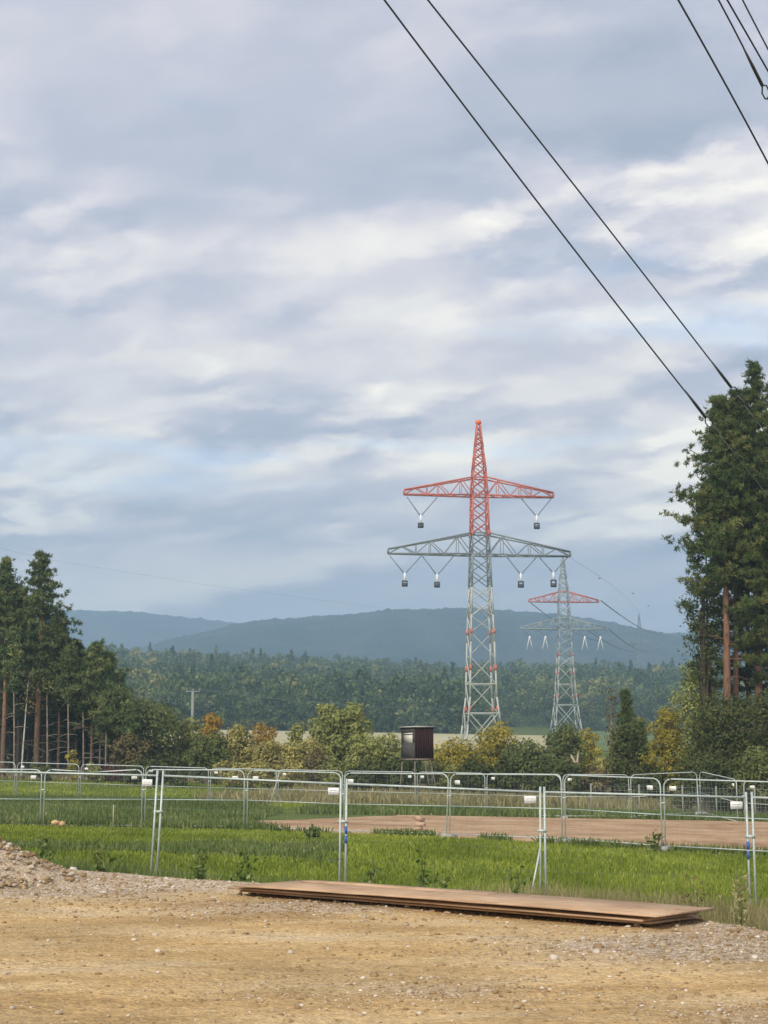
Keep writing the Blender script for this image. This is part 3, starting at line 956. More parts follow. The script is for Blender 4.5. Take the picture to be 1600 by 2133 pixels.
def bush(label, cat, group, px, top_y, base_Y, half_px, mat, seed, lobes=7, leaves=1700, size=.26, bark_=None, name='shrub', low=.08, trunkish=False, sink=0.0,
         tall=1.0, stems=4, flat=.75):
    rg_ = np.random.default_rng(seed)
    c = P(px, top_y, base_Y)
    z0 = Hs(c.x, base_Y) - sink
    h = c.z - z0
    w_ = half_px / FPX * base_Y
    t = thing(name, label, cat, (c.x, base_Y, z0 - .05), 0, group)
    tr, cr = MB(), MB()
    L = []
    for i_ in range(lobes):
        f = (i_ + .5) / lobes
        lr = (.5 * w_ + .5 * math.sqrt(w_ * h * .55)) * rg_.uniform(.38, .56) * (1.0 if i_ < lobes - 2 else .85)
        vr = lr * flat * tall
        zlo, zhi = max(h * low, .1) + vr * .55, max(h - vr, h * .5)
        hz = zlo + (zhi - zlo) * f ** .9
        q_ = (hz / h - .38) / .66
        spread = math.sqrt(max(.05, 1 - q_ * q_))
        a_ = i_ * 2.4 + rg_.uniform(-.5, .5)
        rr_ = max(0.0, w_ * spread * 1.02 - lr * .9) * rg_.uniform(.65, 1.05)
        L.append((np.array([rr_ * math.cos(a_), rr_ * math.sin(a_), hz]), lr))
    wts = np.array([l[1] ** 2 for l in L])
    cnt = (leaves * wts / wts.sum()).astype(int)
    for (cc_, lr), k in zip(L, cnt):
        d = unit(rg_.normal(0, 1, (k, 3)))
        rad = lr * rg_.uniform(.45, 1.08, k) ** .7 * (1 + .22 * np.sin(d[:, 0] * 5 + seed) * np.cos(d[:, 2] * 6 + d[:, 1] * 4))
        pos = cc_ + d * rad[:, None] * np.array([1, 1, flat * tall])
        pos[:, 2] = np.where(pos[:, 2] < .1, rg_.uniform(.05, .5, k), pos[:, 2])
        nr = unit(d * .9 + rg_.normal(0, .55, (k, 3)) + np.array([0, -.1, .35]))
        clump = fbm(pos[:, 0] * 1.7 + seed, pos[:, 2] * 1.7 + pos[:, 1], seed, 2) * 1.15
        tn_ = np.clip(clump + rg_.normal(0, .16, k), 0, 1)
        leaf_quads(cr, pos, nr, size * rg_.uniform(.6, 1.3, k), rg_, tn_)
        if trunkish:
            b0 = np.array([.02 * math.sin(seed) * h * .4, 0, min(h * .52, max(h * .18, cc_[2] - .22 * h))])
            md = b0 * .45 + cc_ * .55 + np.array([0, 0, -.03 * h])
            tr.tube(np.array([b0, md, cc_, cc_ + d[0] * lr * .7]), [.007 * h, .005 * h, .003 * h, .003], 5, False)
        elif rg_.uniform() < .9:
            b0 = np.array([rg_.uniform(-.12, .12) * w_, rg_.uniform(-.1, .1), 0])
            md = b0 * .5 + cc_ * .5 + np.array([-.12 * cc_[0], -.12 * cc_[1], .05 * h])
            tr.tube(np.array([b0, md, cc_, cc_ + d[0] * lr * .7]), [.010 * h, .007 * h, .004 * h, .003], 5, False)
    if trunkish:
        zz_t = np.linspace(0, .8 * h, 8)
        tr.tube(np.column_stack([.02 * math.sin(seed) * zz_t, .01 * np.cos(zz_t), zz_t]), .016 * h * (1 - .8 * zz_t / (.8 * h)) + .004, 7)
    part('trunk' if trunkish else 'stem', tr, bark_ or M['bark_grey'], t, True)
    part('crown' if trunkish else 'foliage', cr, mat, t)
    return t


# ---- tall pines on the right
GR = 'tall pines at the right edge'
Rp = dict(limbs=86, tufts=58, nlen=.27, nwid=.060, nb=11)
pine('orange trunked pine with the left outermost wide crown in the right group', GR, 1519, 88, 812, .53, 4.6, 41, M['bark_pine'], M['needle'], .27, top_px=1502, **Rp)
pine('slim pine whose orange trunk stands hard against its neighbour in the right group', GR, 1532, 89.5, 800, .54, 3.0, 42, M['bark_pine'], M['needle'], .20, top_px=1535, **Rp)
pine('tallest pine of the right group with a pointed dark top', GR, 1583, 90, 742, .34, 4.3, 43, M['bark_pine'], M['needle'], .27, top_px=1568, **Rp)
pine('pine cut by the right frame edge with a reddish trunk', GR, 1606, 87, 790, .30, 4.2, 44, M['bark_pine'], M['needle'], .24, top_px=1612, **Rp)
pine('dark trunked pine behind the paired orange trunks', GR, 1560, 96, 835, .28, 4.0, 45, M['bark_dark'], M['needle_deep'], .2, **Rp)
pine('thin grey stemmed pine left of the paired orange trunks', GR, 1488, 92, 1010, .38, 2.7, 46, M['bark_dark'], M['needle'], .13, limbs=44, tufts=13, nlen=.44, nwid=.075, nb=11, top_px=1462)
pine('pine standing half outside the right frame edge behind the others', GR, 1640, 95, 760, .40, 3.6, 47, M['bark_pine'], M['needle_deep'], .26, **Rp)
pine('pine beyond the right frame edge behind the thicket', GR, 1735, 91, 800, .42, 4.0, 49, M['bark_pine'], M['needle'], .24, **Rp)
bush('dark thicket tree beyond the right frame edge', 'tree', GR, 1700, 1440, 85, 80, M['leaf_dark'], 50, 11, 3600, .20, name='broadleaf_tree', trunkish=True)
bush('thin sparse grey leaved tree under the left crown of the right pines', 'tree', GR, 1462, 1165, 91, 58, M['leaf_dark'], 48, lobes=15, leaves=1700, size=.19, bark_=M['bark_dark'],
     name='sparse_tree', low=.42, trunkish=True, flat=1.0)

# ---- pines of the left stand
GL = 'pines of the stand on the left'
Lp = dict(limbs=62, tufts=34, nlen=.31, nwid=.080, nb=10)
pine('tall pine with a bare orange trunk and forked dead limbs, standing forward', GL, 76, 119, 1136, .52, 3.6, 61, M['bark_pine_left'], M['needle_left'], .26, top_px=88, dead=13, round_=.72, **Lp)
pine('tall pine cut by the left frame edge with a pale trunk', GL, 6, 119, 1150, .50, 3.4, 62, M['bark_pine_left'], M['needle_left'], .21, top_px=14, **Lp)
pine('dense dark pine filling the gap between the two tallest at left', GL, 38, 127, 1200, .30, 3.3, 63, M['bark_dark'], M['needle_deep'], .2, **Lp)
pine('slender pine with a thin pale trunk right of the tallest orange one', GL, 121, 121, 1262, .42, 2.9, 64, M['bark_pine_left'], M['needle_left'], .13, top_px=128, **Lp)
pine('narrow dark pine with a short pointed top left of the hill forest', GL, 158, 123, 1318, .32, 2.8, 65, M['bark_pine_left'], M['needle_deep'], .13, top_px=158, **Lp)
pine('straight pine with a pale yellowish bare trunk near the stand edge', GL, 190, 120, 1322, .46, 3.0, 66, M['bark_pine_left'], M['needle_left'], .16, top_px=200, **Lp)
pine('broad topped pine at the right end of the left stand', GL, 222, 126, 1345, .36, 3.3, 67, M['bark_pine_left'], M['needle_left'], .14, top_px=222, **Lp)
pine('low young pine with a thin bare stem at the stand edge', GL, 237, 119, 1420, .42, 2.3, 68, M['bark_grey'], M['needle_left'], .09, limbs=34, tufts=12, nlen=.5, nwid=.1, nb=10, top_px=240)
pine('outermost small pine leaning right beside the green shrubs', GL, 251, 121, 1436, .40, 2.4, 69, M['bark_grey'], M['needle_left'], .10, limbs=34, tufts=12, nlen=.5, nwid=.1, nb=10, top_px=262)
pine('thin pine stem between the pale trunk and the stand edge', GL, 208, 122, 1402, .40, 2.2, 70, M['bark_grey'], M['needle_left'], .09, limbs=32, tufts=12, nlen=.5, nwid=.1, nb=10)
c = P(45, 1592, 117.5)
ct = P(60, 1405, 117.5)
t = thing('birch_tree', 'thin white birch stem leaning right between the two tall pines', 'tree', (c.x, 117.5, Hs(c.x, 117.5) - .1))
hb_ = ct.z - Hs(c.x, 117.5)
mb = MB()
zq = np.linspace(0, hb_, 9)
mb.tube(np.column_stack([(ct.x - c.x) * (zq / hb_) ** 1.2, 0 * zq, zq]), .085 * (1 - .8 * zq / hb_), 7)
part('trunk', mb, M['bark_birch'], t, True)
mb = MB()
rb = np.random.default_rng(9)
pos = np.column_stack([rb.normal(.35, .5, 300), rb.normal(0, .5, 300), hb_ * rb.uniform(.62, 1.05, 300)])
leaf_quads(mb, pos, unit(rb.normal(0, 1, (300, 3))), .2, rb, rb.uniform(0, 1, 300))
part('crown', mb, M['leaf_brown'], t)
rg = np.random.default_rng(5)
for px, Yb, ty, lab in ((30, 117.5, 1290, 'slim pale pole of a pine between the birch and the left edge tree'), (99, 118.5, 1300, 'slim pale pole of a pine just right of the tallest orange trunk'),
                        (143, 118, 1330, 'slim pale pole of a pine right of the slender pale trunk'), (174, 118.5, 1370, 'slim pole of a pine left of the yellowish bare trunk'),
                        (221, 117.5, 1425, 'thin pale crooked pole at the stand edge'), (264, 118, 1448, 'outermost thin pole beside the tan scrub')):
    pine(lab, GL, px, Yb, ty, .60, 1.5, int(px) + 400, M['bark_grey'], M['needle_left'], .085, limbs=22, tufts=18, nlen=.42, nwid=.10, nb=9, dead=7)
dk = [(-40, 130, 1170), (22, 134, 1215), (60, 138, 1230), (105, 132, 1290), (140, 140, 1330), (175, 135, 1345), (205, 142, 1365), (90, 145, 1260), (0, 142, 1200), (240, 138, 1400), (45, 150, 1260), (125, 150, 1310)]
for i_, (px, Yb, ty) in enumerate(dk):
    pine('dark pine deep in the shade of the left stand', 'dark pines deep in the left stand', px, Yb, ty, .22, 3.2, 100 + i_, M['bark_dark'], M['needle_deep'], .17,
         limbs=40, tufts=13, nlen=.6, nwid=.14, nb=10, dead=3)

for i_, (px, Yb, ty) in enumerate([(-70, 158, 1330), (-20, 160, 1340), (20, 157, 1345), (60, 161, 1350), (100, 158, 1360), (140, 162, 1372), (180, 158, 1385), (215, 160, 1400), (248, 156, 1425), (40, 152, 1400),
                                   (85, 151, 1405), (125, 153, 1410), (165, 150, 1420), (200, 151, 1430), (0, 151, 1395), (232, 149, 1445)]):
    bush('young dark conifer closing the back of the left stand', 'tree', 'young conifers behind the left stand', px, ty, Yb, 44, M['needle_deep'], 150 + i_, 9, 1500, .42, bark_=M['bark_dark'],
         name='young_conifer', trunkish=True, tall=1.5, low=.02)
sheet('forest_floor', np.linspace(116, 176, 24), lambda y: -.36 * y, lambda y: np.interp(y, [116, 124, 176], [-.155, -.150, -.15]) * y, 24, .03,
      ground_mat('needle_litter', [(.045, .030, .018), (.075, .05, .03), (.10, .075, .04)], .5, 4.0))

# ---- autumn trees and shrubs between the field and the far wood
GS = 'autumn trees and shrubs behind the field'
Y0 = 118
bl = [
    ('rounded olive green tree at the right foot of the left pine stand', 'tree', 322, 1446, 122, 62, 'leaf_green', 9, 2300, .30),
    ('tan brown scrub under the low pines at the left stand edge', 'shrub', 272, 1520, 118, 40, 'leaf_brown', 7, 1500, .28),
    ('low dark green bush in front of the yellow treetops', 'shrub', 436, 1516, 115, 48, 'leaf_green', 7, 1900, .26),
    ('bright orange yellow sapling rising behind the dark green bush', 'tree', 443, 1478, 125, 26, 'leaf_orange', 6, 1000, .26),
    ('yellow olive tree between the green tree and the orange sapling', 'tree', 392, 1488, 126, 38, 'leaf_olive', 7, 1300, .28),
    ('tan yellow shrub right of the dark green bush', 'shrub', 500, 1502, 119, 38, 'leaf_tan', 7, 1600, .27),
    ('small tree with an orange top among tan shrubs', 'tree', 550, 1498, 124, 32, 'leaf_orange', 6, 1000, .26),
    ('wide tan shrub below the orange topped tree', 'shrub', 560, 1538, 117, 46, 'leaf_tan', 7, 1700, .27),
    ('narrow yellow green shrub poking above the pale field', 'shrub', 618, 1500, 122, 22, 'leaf_olive', 5, 700, .26),
    ('brown olive shrub left of the big two topped tree', 'shrub', 632, 1530, 117, 50, 'leaf_tan', 7, 1800, .27),
    ('dark brown scrub low beside the two topped tree', 'shrub', 665, 1560, 115, 30, 'leaf_brown', 6, 1000, .26),
    ('shrub with pale leaf tips right of the two topped tree', 'shrub', 757, 1522, 117, 34, 'leaf_olive', 6, 1300, .26),
    ('rounded olive shrub left of the raised hide', 'shrub', 805, 1520, 119, 42, 'leaf_olive', 7, 1500, .27),
    ('grey green shrub behind the legs of the raised hide', 'shrub', 868, 1560, 121, 44, 'leaf_green', 7, 1400, .27),
    ('broad yellow shrub right of the raised hide', 'shrub', 948, 1530, 118, 48, 'leaf_yellow', 8, 1900, .26),
    ('taller yellow olive tree before the feet of the near pylon', 'tree', 1030, 1496, 120, 46, 'leaf_yellow', 8, 2000, .26),
    ('dark green shrub right of the yellow tree by the near pylon', 'shrub', 1098, 1532, 117, 52, 'leaf_green', 8, 2000, .27),
    ('dark green bushy tree before the feet of the far pylon', 'tree', 1172, 1500, 121, 42, 'leaf_green', 8, 1900, .27),
    ('small yellow tree right of the far pylon feet', 'tree', 1226, 1511, 127, 27, 'leaf_yellow', 6, 900, .26),
    ('brownish shrub with pink tan leaves below the small yellow tree', 'shrub', 1262, 1572, 112, 32, 'leaf_tan', 6, 1100, .25),
    ('yellow orange birch with a white stem left of the dark thicket', 'tree', 1386, 1462, 96, 40, 'leaf_yellow', 8, 2300, .21),
    ('tall olive yellow tree leaning against the right thicket', 'tree', 1446, 1366, 97, 52, 'leaf_olive', 9, 2600, .22),
    ('broad dark olive thicket tree under the right pines', 'tree', 1515, 1432, 84, 84, 'leaf_dark', 11, 4600, .20),
    ('dark green thicket tree cut by the right frame edge', 'tree', 1598, 1420, 86, 66, 'leaf_dark', 10, 3600, .20),
    ('low dark bush at the foot of the right thicket', 'shrub', 1470, 1560, 80, 66, 'leaf_dark', 8, 2600, .19),
    ('low green bush beneath the thicket at the right edge', 'shrub', 1575, 1545, 79, 56, 'leaf_green', 8, 2300, .19),
]
for i_, (lab, cat, px, ty, Yb, hp, mt, lo, lv, szz) in enumerate(bl):
    bush(lab, cat, GS, px, ty, Yb, hp * 1.2, M[mt], 200 + i_, lo + 4, int(lv * 2.3), szz * .92, name='broadleaf_tree' if cat == 'tree' else 'shrub',
         bark_=M['bark_birch'] if 'birch' in lab else None, trunkish=cat == 'tree')
bush('big olive green tree, left one of a pair standing above the shrubs', 'tree', GS, 688, 1456, 121, 54, M['leaf_olive'], 231, 13, 5200, .28, name='broadleaf_tree', trunkish=True)
bush('right hand half of the olive tree pair, its rounded top level with its neighbour', 'tree', GS, 736, 1454, 121.6, 48, M['leaf_olive'], 232, 12, 4600, .28, name='broadleaf_tree', trunkish=True)
pine('dark narrow conifer before the hazy wood, left of the birch', GS, 1305, 104, 1420, .04, 1.55, 240, M['bark_dark'], M['needle'], .12, limbs=70, tufts=20, nlen=.27, nwid=.07, nb=10, dead=0,
     name='conifer', round_=.9)
pine('second dark conifer, lower and right of the narrow one', GS, 1335, 101, 1480, .03, 1.5, 241, M['bark_dark'], M['needle_left'], .11, limbs=60, tufts=20, nlen=.27, nwid=.07, nb=10, dead=0,
     name='conifer', round_=.8)
bush('thin reddish brown sapling left of the narrow dark conifer', 'tree', GS, 1272, 1418, 106, 20, M['leaf_brown'], 242, 9, 420, .20, name='broadleaf_tree', trunkish=True, tall=1.3)
bush('dark green shrub low in front of the two conifers', 'shrub', GS, 1305, 1492, 98, 54, M['leaf_dark'], 243, 11, 3800, .21)
# a low dark hedge of scrub right along the field edge
hl = [(300, 1572, 'leaf_dark', 'low dark scrub at the right foot of the left pine stand'), (355, 1568, 'leaf_dark', 'low dark scrub below the rounded olive green tree'),
      (480, 1576, 'leaf_tan', 'low tan scrub right of the dark green bush'), (540, 1578, 'leaf_tan', 'low tan scrub below the orange topped tree'),
      (600, 1576, 'leaf_tan', 'low tan scrub below the narrow yellow green shrub'), (700, 1570, 'leaf_olive', 'low olive scrub below the left top of the olive tree pair'),
      (760, 1576, 'leaf_dark', 'low dark scrub right of the olive tree pair'), (820, 1573, 'leaf_dark', 'low dark scrub just left of the raised hide legs'),
      (920, 1578, 'leaf_olive', 'low olive scrub just right of the raised hide legs'), (990, 1574, 'leaf_dark', 'low dark scrub between the two yellow shrubs'),
      (1050, 1570, 'leaf_dark', 'low dark scrub below the near pylon feet'), (1130, 1570, 'leaf_dark', 'low dark scrub left of the pale stump'),
      (1185, 1572, 'leaf_dark', 'low dark scrub behind the pale stump'), (1235, 1588, 'leaf_brown', 'low brown scrub right of the pale stump'),
      (1300, 1580, 'leaf_dark', 'low dark scrub under the narrow conifer'), (1355, 1585, 'leaf_dark', 'low dark scrub left of the white stemmed birch'),
      (1410, 1580, 'leaf_dark', 'low dark scrub right of the white stemmed birch')]
for i_, (px, ty, mt, lab) in enumerate(hl):
    bush(lab, 'shrub', 'low scrub along the field edge', px, ty, 112 - .012 * px + (i_ % 3), 46, M[mt], 300 + i_, 7, 1500, .25)
bush('rust red low scrub at the foot of the left pines', 'shrub', None, 250, 1588, 116, 42, M['leaf_rust'], 330, 6, 900, .25)
bush('small yellow green sapling before the dark left stand', 'shrub', None, 152, 1556, 114, 17, M['leaf_yellow'], 331, 6, 380, .24)
bush('low yellow shrub at the foot of the pale trunked pine', 'shrub', None, 198, 1585, 114, 22, M['leaf_olive'], 332, 5, 420, .24)
bush('low green bush at the foot of the tallest orange pine', 'shrub', None, 85, 1582, 114, 26, M['leaf_green'], 333, 5, 500, .24)

# pale broken stump by the shrubs
c = P(1197, 1585, 106)
z0 = Hs(c.x, 106)
t = thing('broken_stump', 'pale splintered tree stump before the dark green shrubs', 'tree stump', (c.x, 106, z0 - .05))
mb = MB()
hS = c.z + .35 - z0
mb.tube([(0, 0, 0), (.05, 0, hS * .5), (-.02, 0, hS * .85), (-.25, 0, hS * 1.05)], [.30, .24, .18, .03], 8)
mb.tube([(.03, 0, hS * .6), (.2, .05, hS * .9), (.28, 0, hS * 1.12)], [.15, .10, .03], 6)
mb.tube([(0, 0, .3), (-.5, -.1, .42), (-.9, 0, .2)], [.16, .12, .05], 6)
part('trunk', mb, pbr('pale_wood', (.44, .36, .25), .9, 0, (4.0, (.3, .24, .16), .4, .65)), t)

# ------------------------------------------------------------------ the wood on the far slope
rg = np.random.default_rng(77)
protos = []
for k in range(8):
    r_ = np.random.default_rng(500 + k)
    if k < 5:
        nl = 300
        cl_ = unit(r_.normal(0, 1, (9, 3))) * r_.uniform(.35, .62, (9, 1)) * np.array([.5, .5, .62]) + np.array([0, 0, .54])
        pick = r_.integers(0, 9, nl)
        d = unit(r_.normal(0, 1, (nl, 3)))
        d[:, 2] = np.where(d[:, 2] < -.3, -d[:, 2], d[:, 2])
        pos = cl_[pick] + d * r_.uniform(.09, .20, (nl, 1)) * np.array([1, 1, .8])
        nr = unit(d + r_.normal(0, .45, (nl, 3)))
        tl = np.clip(r_.uniform(.1, .9, 9)[pick] * .5 + r_.normal(.2, .15, nl), 0, 1)
        ss = r_.uniform(.05, .10, nl)
    else:
        nl = 230
        zz = r_.uniform(.12, 1.0, nl) ** .9
        az = r_.uniform(0, 6.28, nl)
        rr_ = (1.02 - zz) * .23 * r_.uniform(.5, 1.1, nl) + .01
        pos = np.column_stack([np.cos(az) * rr_, np.sin(az) * rr_, zz])
        nr = unit(np.column_stack([np.cos(az), np.sin(az), 0 * az + .8]) + r_.normal(0, .4, (nl, 3)))
        tl = np.clip(r_.normal(.16, .12, nl), 0, 1)
        ss = r_.uniform(.045, .085, nl)
    b_ = MB()
    leaf_quads(b_, pos, nr, ss, r_, tl, .8)
    protos.append((b_.v[0].reshape(-1, 4, 3), b_.t[0]))


def forest_rows():
    res = []
    y = 404.0
    while y < 1050:
        step = 9 + (y - 404) * .018
        x = -.36 * y
        while x < .36 * y:
            res.append((x + rg.uniform(-3, 3), y + rg.uniform(-4, 4)))
            x += 6.4 + (y - 404) * .006
        y += step
    return np.array(res)


fp = forest_rows()
fp = fp[(fp[:, 0] < .066 * fp[:, 1]) | (fp[:, 1] > 566)]
sk1 = np.column_stack([rg.uniform(-150, 28, 240), rg.uniform(402, 412, 240)])
sk2 = np.column_stack([rg.uniform(42, 210, 90), rg.uniform(556, 566, 90)])
skirt = np.concatenate([sk1, sk2])
fp = np.concatenate([fp, skirt])
NF = len(fp) - 330
# a dip of the wood on the right shows the second, hazier slope
Vs, Ts = [], []
for fi_, (x, y) in enumerate(fp):
    z = Hs(x, y) - (1.6 if fi_ >= NF else .6)
    con = fi_ < NF and rg.uniform() < (.03 if y < 640 else .07)
    k = int(rg.integers(5, 8)) if con else int(rg.integers(0, 5))
    v, tn_ = protos[k]
    hgt = rg.uniform(14, 21) if not con else rg.uniform(16, 23)
    hgt *= np.interp(y, [404, 460, 800], [.72, .9, 1.0])
    if fi_ >= NF:
        hgt = rg.uniform(5, 8)
    wdt = hgt * (rg.uniform(.75, 1.05) if not con else rg.uniform(.85, 1.1))
    a = rg.uniform(0, 6.28)
    ca, sa = math.cos(a), math.sin(a)
    q = v.copy()
    q = np.stack([(q[..., 0] * ca - q[..., 1] * sa) * wdt + x, (q[..., 0] * sa + q[..., 1] * ca) * wdt + y, q[..., 2] * hgt + z], -1)
    shift = rg.normal(0, .17) + .5 * math.exp(-((x + 118) / 16) ** 2 - ((y - 690) / 45) ** 2) + (.35 if rg.uniform() < .07 else 0) + (float(vn(np.array(x * .012), np.array(y * .012), 6)) - .5) * .35
    Vs.append(q)
    Ts.append(np.clip(tn_ + shift, 0, 1))
Vs = np.concatenate(Vs)
mb = MB()
mb.add(Vs.reshape(-1, 3), np.arange(len(Vs) * 4).reshape(-1, 4), np.concatenate(Ts))
tag(link('forest', mb.mesh('forest', M['forest'])), 'dense mixed wood covering the slope behind the pylons', kind='stuff')

# ------------------------------------------------------------------ pylons
ub = MB()
ub.beam((0, 0, 0), (0, 0, 1), 1.0)
BEAM = {}
for k in ('steel_pale', 'steel_grey', 'steel_mid', 'steel_red'):
    BEAM[k] = ub.mesh('brace', M[k])


def beam_obj(name, p0, p1, th, mk, parent):
    p0, p1 = Vector(p0), Vector(p1)
    d = p1 - p0
    q = d.to_track_quat('Z', 'Y').to_matrix().to_4x4()
    return link(name, BEAM[mk], parent, mat4=Matrix.Translation(p0) @ q @ Matrix.Diagonal((th, th, d.length, 1)))


def pylon(label, px, Y, prof, arms, tip_y, mode, yaw, base_drop=0.0, detail=True, th=1.0, strings=True, colours=None):
    """prof: (y pixel, half width pixel) from the foot up; arms: (y low, y top, half length px, colour)"""
    s = FPX / Y
    c = P(px, 1500, Y)
    z0 = Hs(c.x, Y)
    zz = lambda py: P(px, py, Y).z - z0
    t = thing('pylon', label, 'pylon', (c.x, Y, z0), yaw, 'lattice pylons of the power line')
    pz = np.array([zz(p[0]) for p in prof])
    pw = np.array([p[1] / s for p in prof])
    o_ = np.argsort(pz)
    pz, pw = pz[o_], pw[o_]
    W = lambda z: float(np.interp(z, pz, pw))
    top = zz(tip_y)
    colour = colours
    legs = MB
    # bays
    zs = [0.0]
    while zs[-1] < top - .6:
        zs.append(min(top, zs[-1] + max(.8, W(zs[-1]) * (2.0 if zs[-1] < 18 else 1.45))))
    lat = {}
    cut = sorted(set([0.0, top] + [zz(a_[0]) for a_ in arms] + [zz(y_) for y_ in mode['cuts']]))
    # four legs, each in as many runs as it has colours
    for sx, sy in ((-1, -1), (1, -1), (1, 1), (-1, 1)):
        mbs = {}
        for a_, b_ in zip(cut[:-1], cut[1:]):
            nn = max(2, int((b_ - a_) / 4) + 1)
            for q0, q1 in zip(np.linspace(a_, b_, nn)[:-1], np.linspace(a_, b_, nn)[1:]):
                mk = colour((q0 + q1) / 2 + z0)
                mbs.setdefault(mk, MB()).beam((sx * W(q0), sy * W(q0), q0), (sx * W(q1), sy * W(q1), q1), (.23 if q0 < 30 else .18) * th)
        first = None
        for mk in mbs:
            o2 = part('leg', mbs[mk], M[mk], first or t)
            first = first or o2
            if first is not o2:
                o2.name = 'leg_section'
    corners = [(-1, -1), (1, -1), (1, 1), (-1, 1)]
    cnt = 0
    for bi, (za, zb) in enumerate(zip(zs[:-1], zs[1:])):
        wa, wb = W(za), W(zb)
        mk = colour((za + zb) / 2 + z0)
        for fi in range(4):
            c0, c1 = corners[fi], corners[(fi + 1) % 4]
            A0, A1 = (c0[0] * wa, c0[1] * wa, za), (c1[0] * wa, c1[1] * wa, za)
            B0, B1 = (c0[0] * wb, c0[1] * wb, zb), (c1[0] * wb, c1[1] * wb, zb)
            segs = [(A0, B1), (A1, B0)] if (za > 21 or bi < 1) else ([(A1, B0)] if bi % 1 == 0 else [])
            if bi in (0, 1):
                segs.append((B0, B1))
            for (e0, e1) in segs:
                if detail and cnt < 290:
                    beam_obj('brace', e0, e1, .13 * th, mk, t)
                    cnt += 1
                else:
                    lat.setdefault(mk, MB()).beam(e0, e1, .13 * th)
    # red joint plates
    pm = MB()
    for y_ in mode['plates']:
        z = zz(y_)
        for sx, sy in corners:
            w_ = W(z)
            pm = MB()
            pm.box(sx * w_ - .19 * th, sy * w_ - .19 * th, z - .42, sx * w_ + .19 * th, sy * w_ + .19 * th, z + .42)
            part('joint_plate', pm, M['steel_red'], t)
    # crossarms
    for (yl, yt, half, ck) in arms:
        zl, zt = zz(yl), zz(yt)
        wl, wt_ = W(zl), W(zt)
        Lh = half / s
        am = MB()
        arm = None
        tips = []
        N_ = 7
        sub = []
        for sx in (-1, 1):
            tip = np.array([sx * Lh, 0, zl])
            for sy in (-1, 1):
                l0 = np.array([sx * wl, sy * wl, zl])
                u0 = np.array([sx * wt_, sy * wt_, zt])
                te = tip + np.array([0, sy * .28, 0])
                tu = tip + np.array([0, sy * .28, .75])
                am.beam(l0, te, .19 * th)
                am.beam(u0, tu, .19 * th)
                am.beam(te, tu, .19 * th)
                for k in range(1, N_):
                    f0, f1 = (k - 1) / (N_ - 1), k / (N_ - 1)
                    lo0, lo1 = l0 + (te - l0) * f0, l0 + (te - l0) * f1
                    up0, up1 = u0 + (tu - u0) * f0, u0 + (tu - u0) * f1
                    if k % 2:
                        sub.append((lo0, up1))
                    else:
                        sub.append((up0, lo1))
                    if k in (1, 3, 4) and k < N_ - 1:
                        sub.append((lo1, up1))
            for k in range(N_ - 1):
                f0, f1 = k / (N_ - 1), (k + 1) / (N_ - 1)
                a0 = np.array([sx * wl, -wl, zl]) * (1 - f0) + (tip + [0, -.28, 0]) * f0
                a1 = np.array([sx * wl, wl, zl]) * (1 - f1) + (tip + [0, .28, 0]) * f1
                sub.append((a0, a1))
        for sy in (-1, 1):
            am.beam((-wl, sy * wl, zl), (wl, sy * wl, zl), .17 * th)
            am.beam((-wt_, sy * wt_, zt), (wt_, sy * wt_, zt), .17 * th)
        arm = part('crossarm', am, M[ck], t)
        if detail:
            for e0, e1 in sub:
                beam_obj('brace', e0, e1, .105 * th, ck, arm)
        else:
            lm = MB()
            for e0, e1 in sub:
                lm.beam(e0, e1, .10 * th)
            part('lattice', lm, M[ck], arm, kind='stuff')
    for mk in lat:
        part('lattice', lat[mk], M[mk], t, kind='stuff')
    # V strings with their hanging rollers
    def vstr(xa, xb, xm, yl, ym, yb):
        za, zm_, zb_ = zz(yl), zz(ym), zz(yb)
        dx_ = lambda p_: p_ / s
        im = MB()
        for q_ in (xa, xb):
            im.tube([(dx_(q_), 0, za), (dx_(xm), 0, zm_)], .085 * th, 6)
        ins = part('insulator_string', im, M['insul'], t)
        if detail:
            hm_ = MB()
            hm_.box(dx_(xm) - .15, -.12, zm_ - 1.15, dx_(xm) + .15, .12, zm_ + .25)
            part('hanger', hm_, M['white_metal'], ins)
            rm = MB()
            zt_ = zm_ - 1.15
            for sx in (-.38, .38):
                rm.box(dx_(xm) + sx - .07, -.3, zb_ - .25, dx_(xm) + sx + .07, .3, zt_ + .1)
            rm.tube([(dx_(xm) - .42, 0, zb_), (dx_(xm) + .42, 0, zb_)], .33, 12)
            rm.box(dx_(xm) - .45, -.2, zt_ - .1, dx_(xm) + .45, .2, zt_ + .08)
            part('roller_block', rm, M['dark_metal'], ins)
        else:
            hm_ = MB()
            for sx in (-1.1, 1.0):
                hm_.beam((dx_(xm), 0, zm_), (dx_(xm) + sx, 0, zb_ - 1.5), .22)
            hm_.box(dx_(xm) - .28, -.2, zm_ - 1.6, dx_(xm) + .28, .2, zm_)
            part('hanger', hm_, M['white_metal'], ins)
    for v_ in (strings or []):
        vstr(*v_)
    return t, z0, W, zz, s


# near pylon
PX1, PY1 = 1003, 248
zr = P(PX1, 1112, PY1).z
zd = P(PX1, 1225, PY1).z


def col1(z):
    return 'steel_red' if z > zr else ('steel_grey' if z > zd else 'steel_pale')


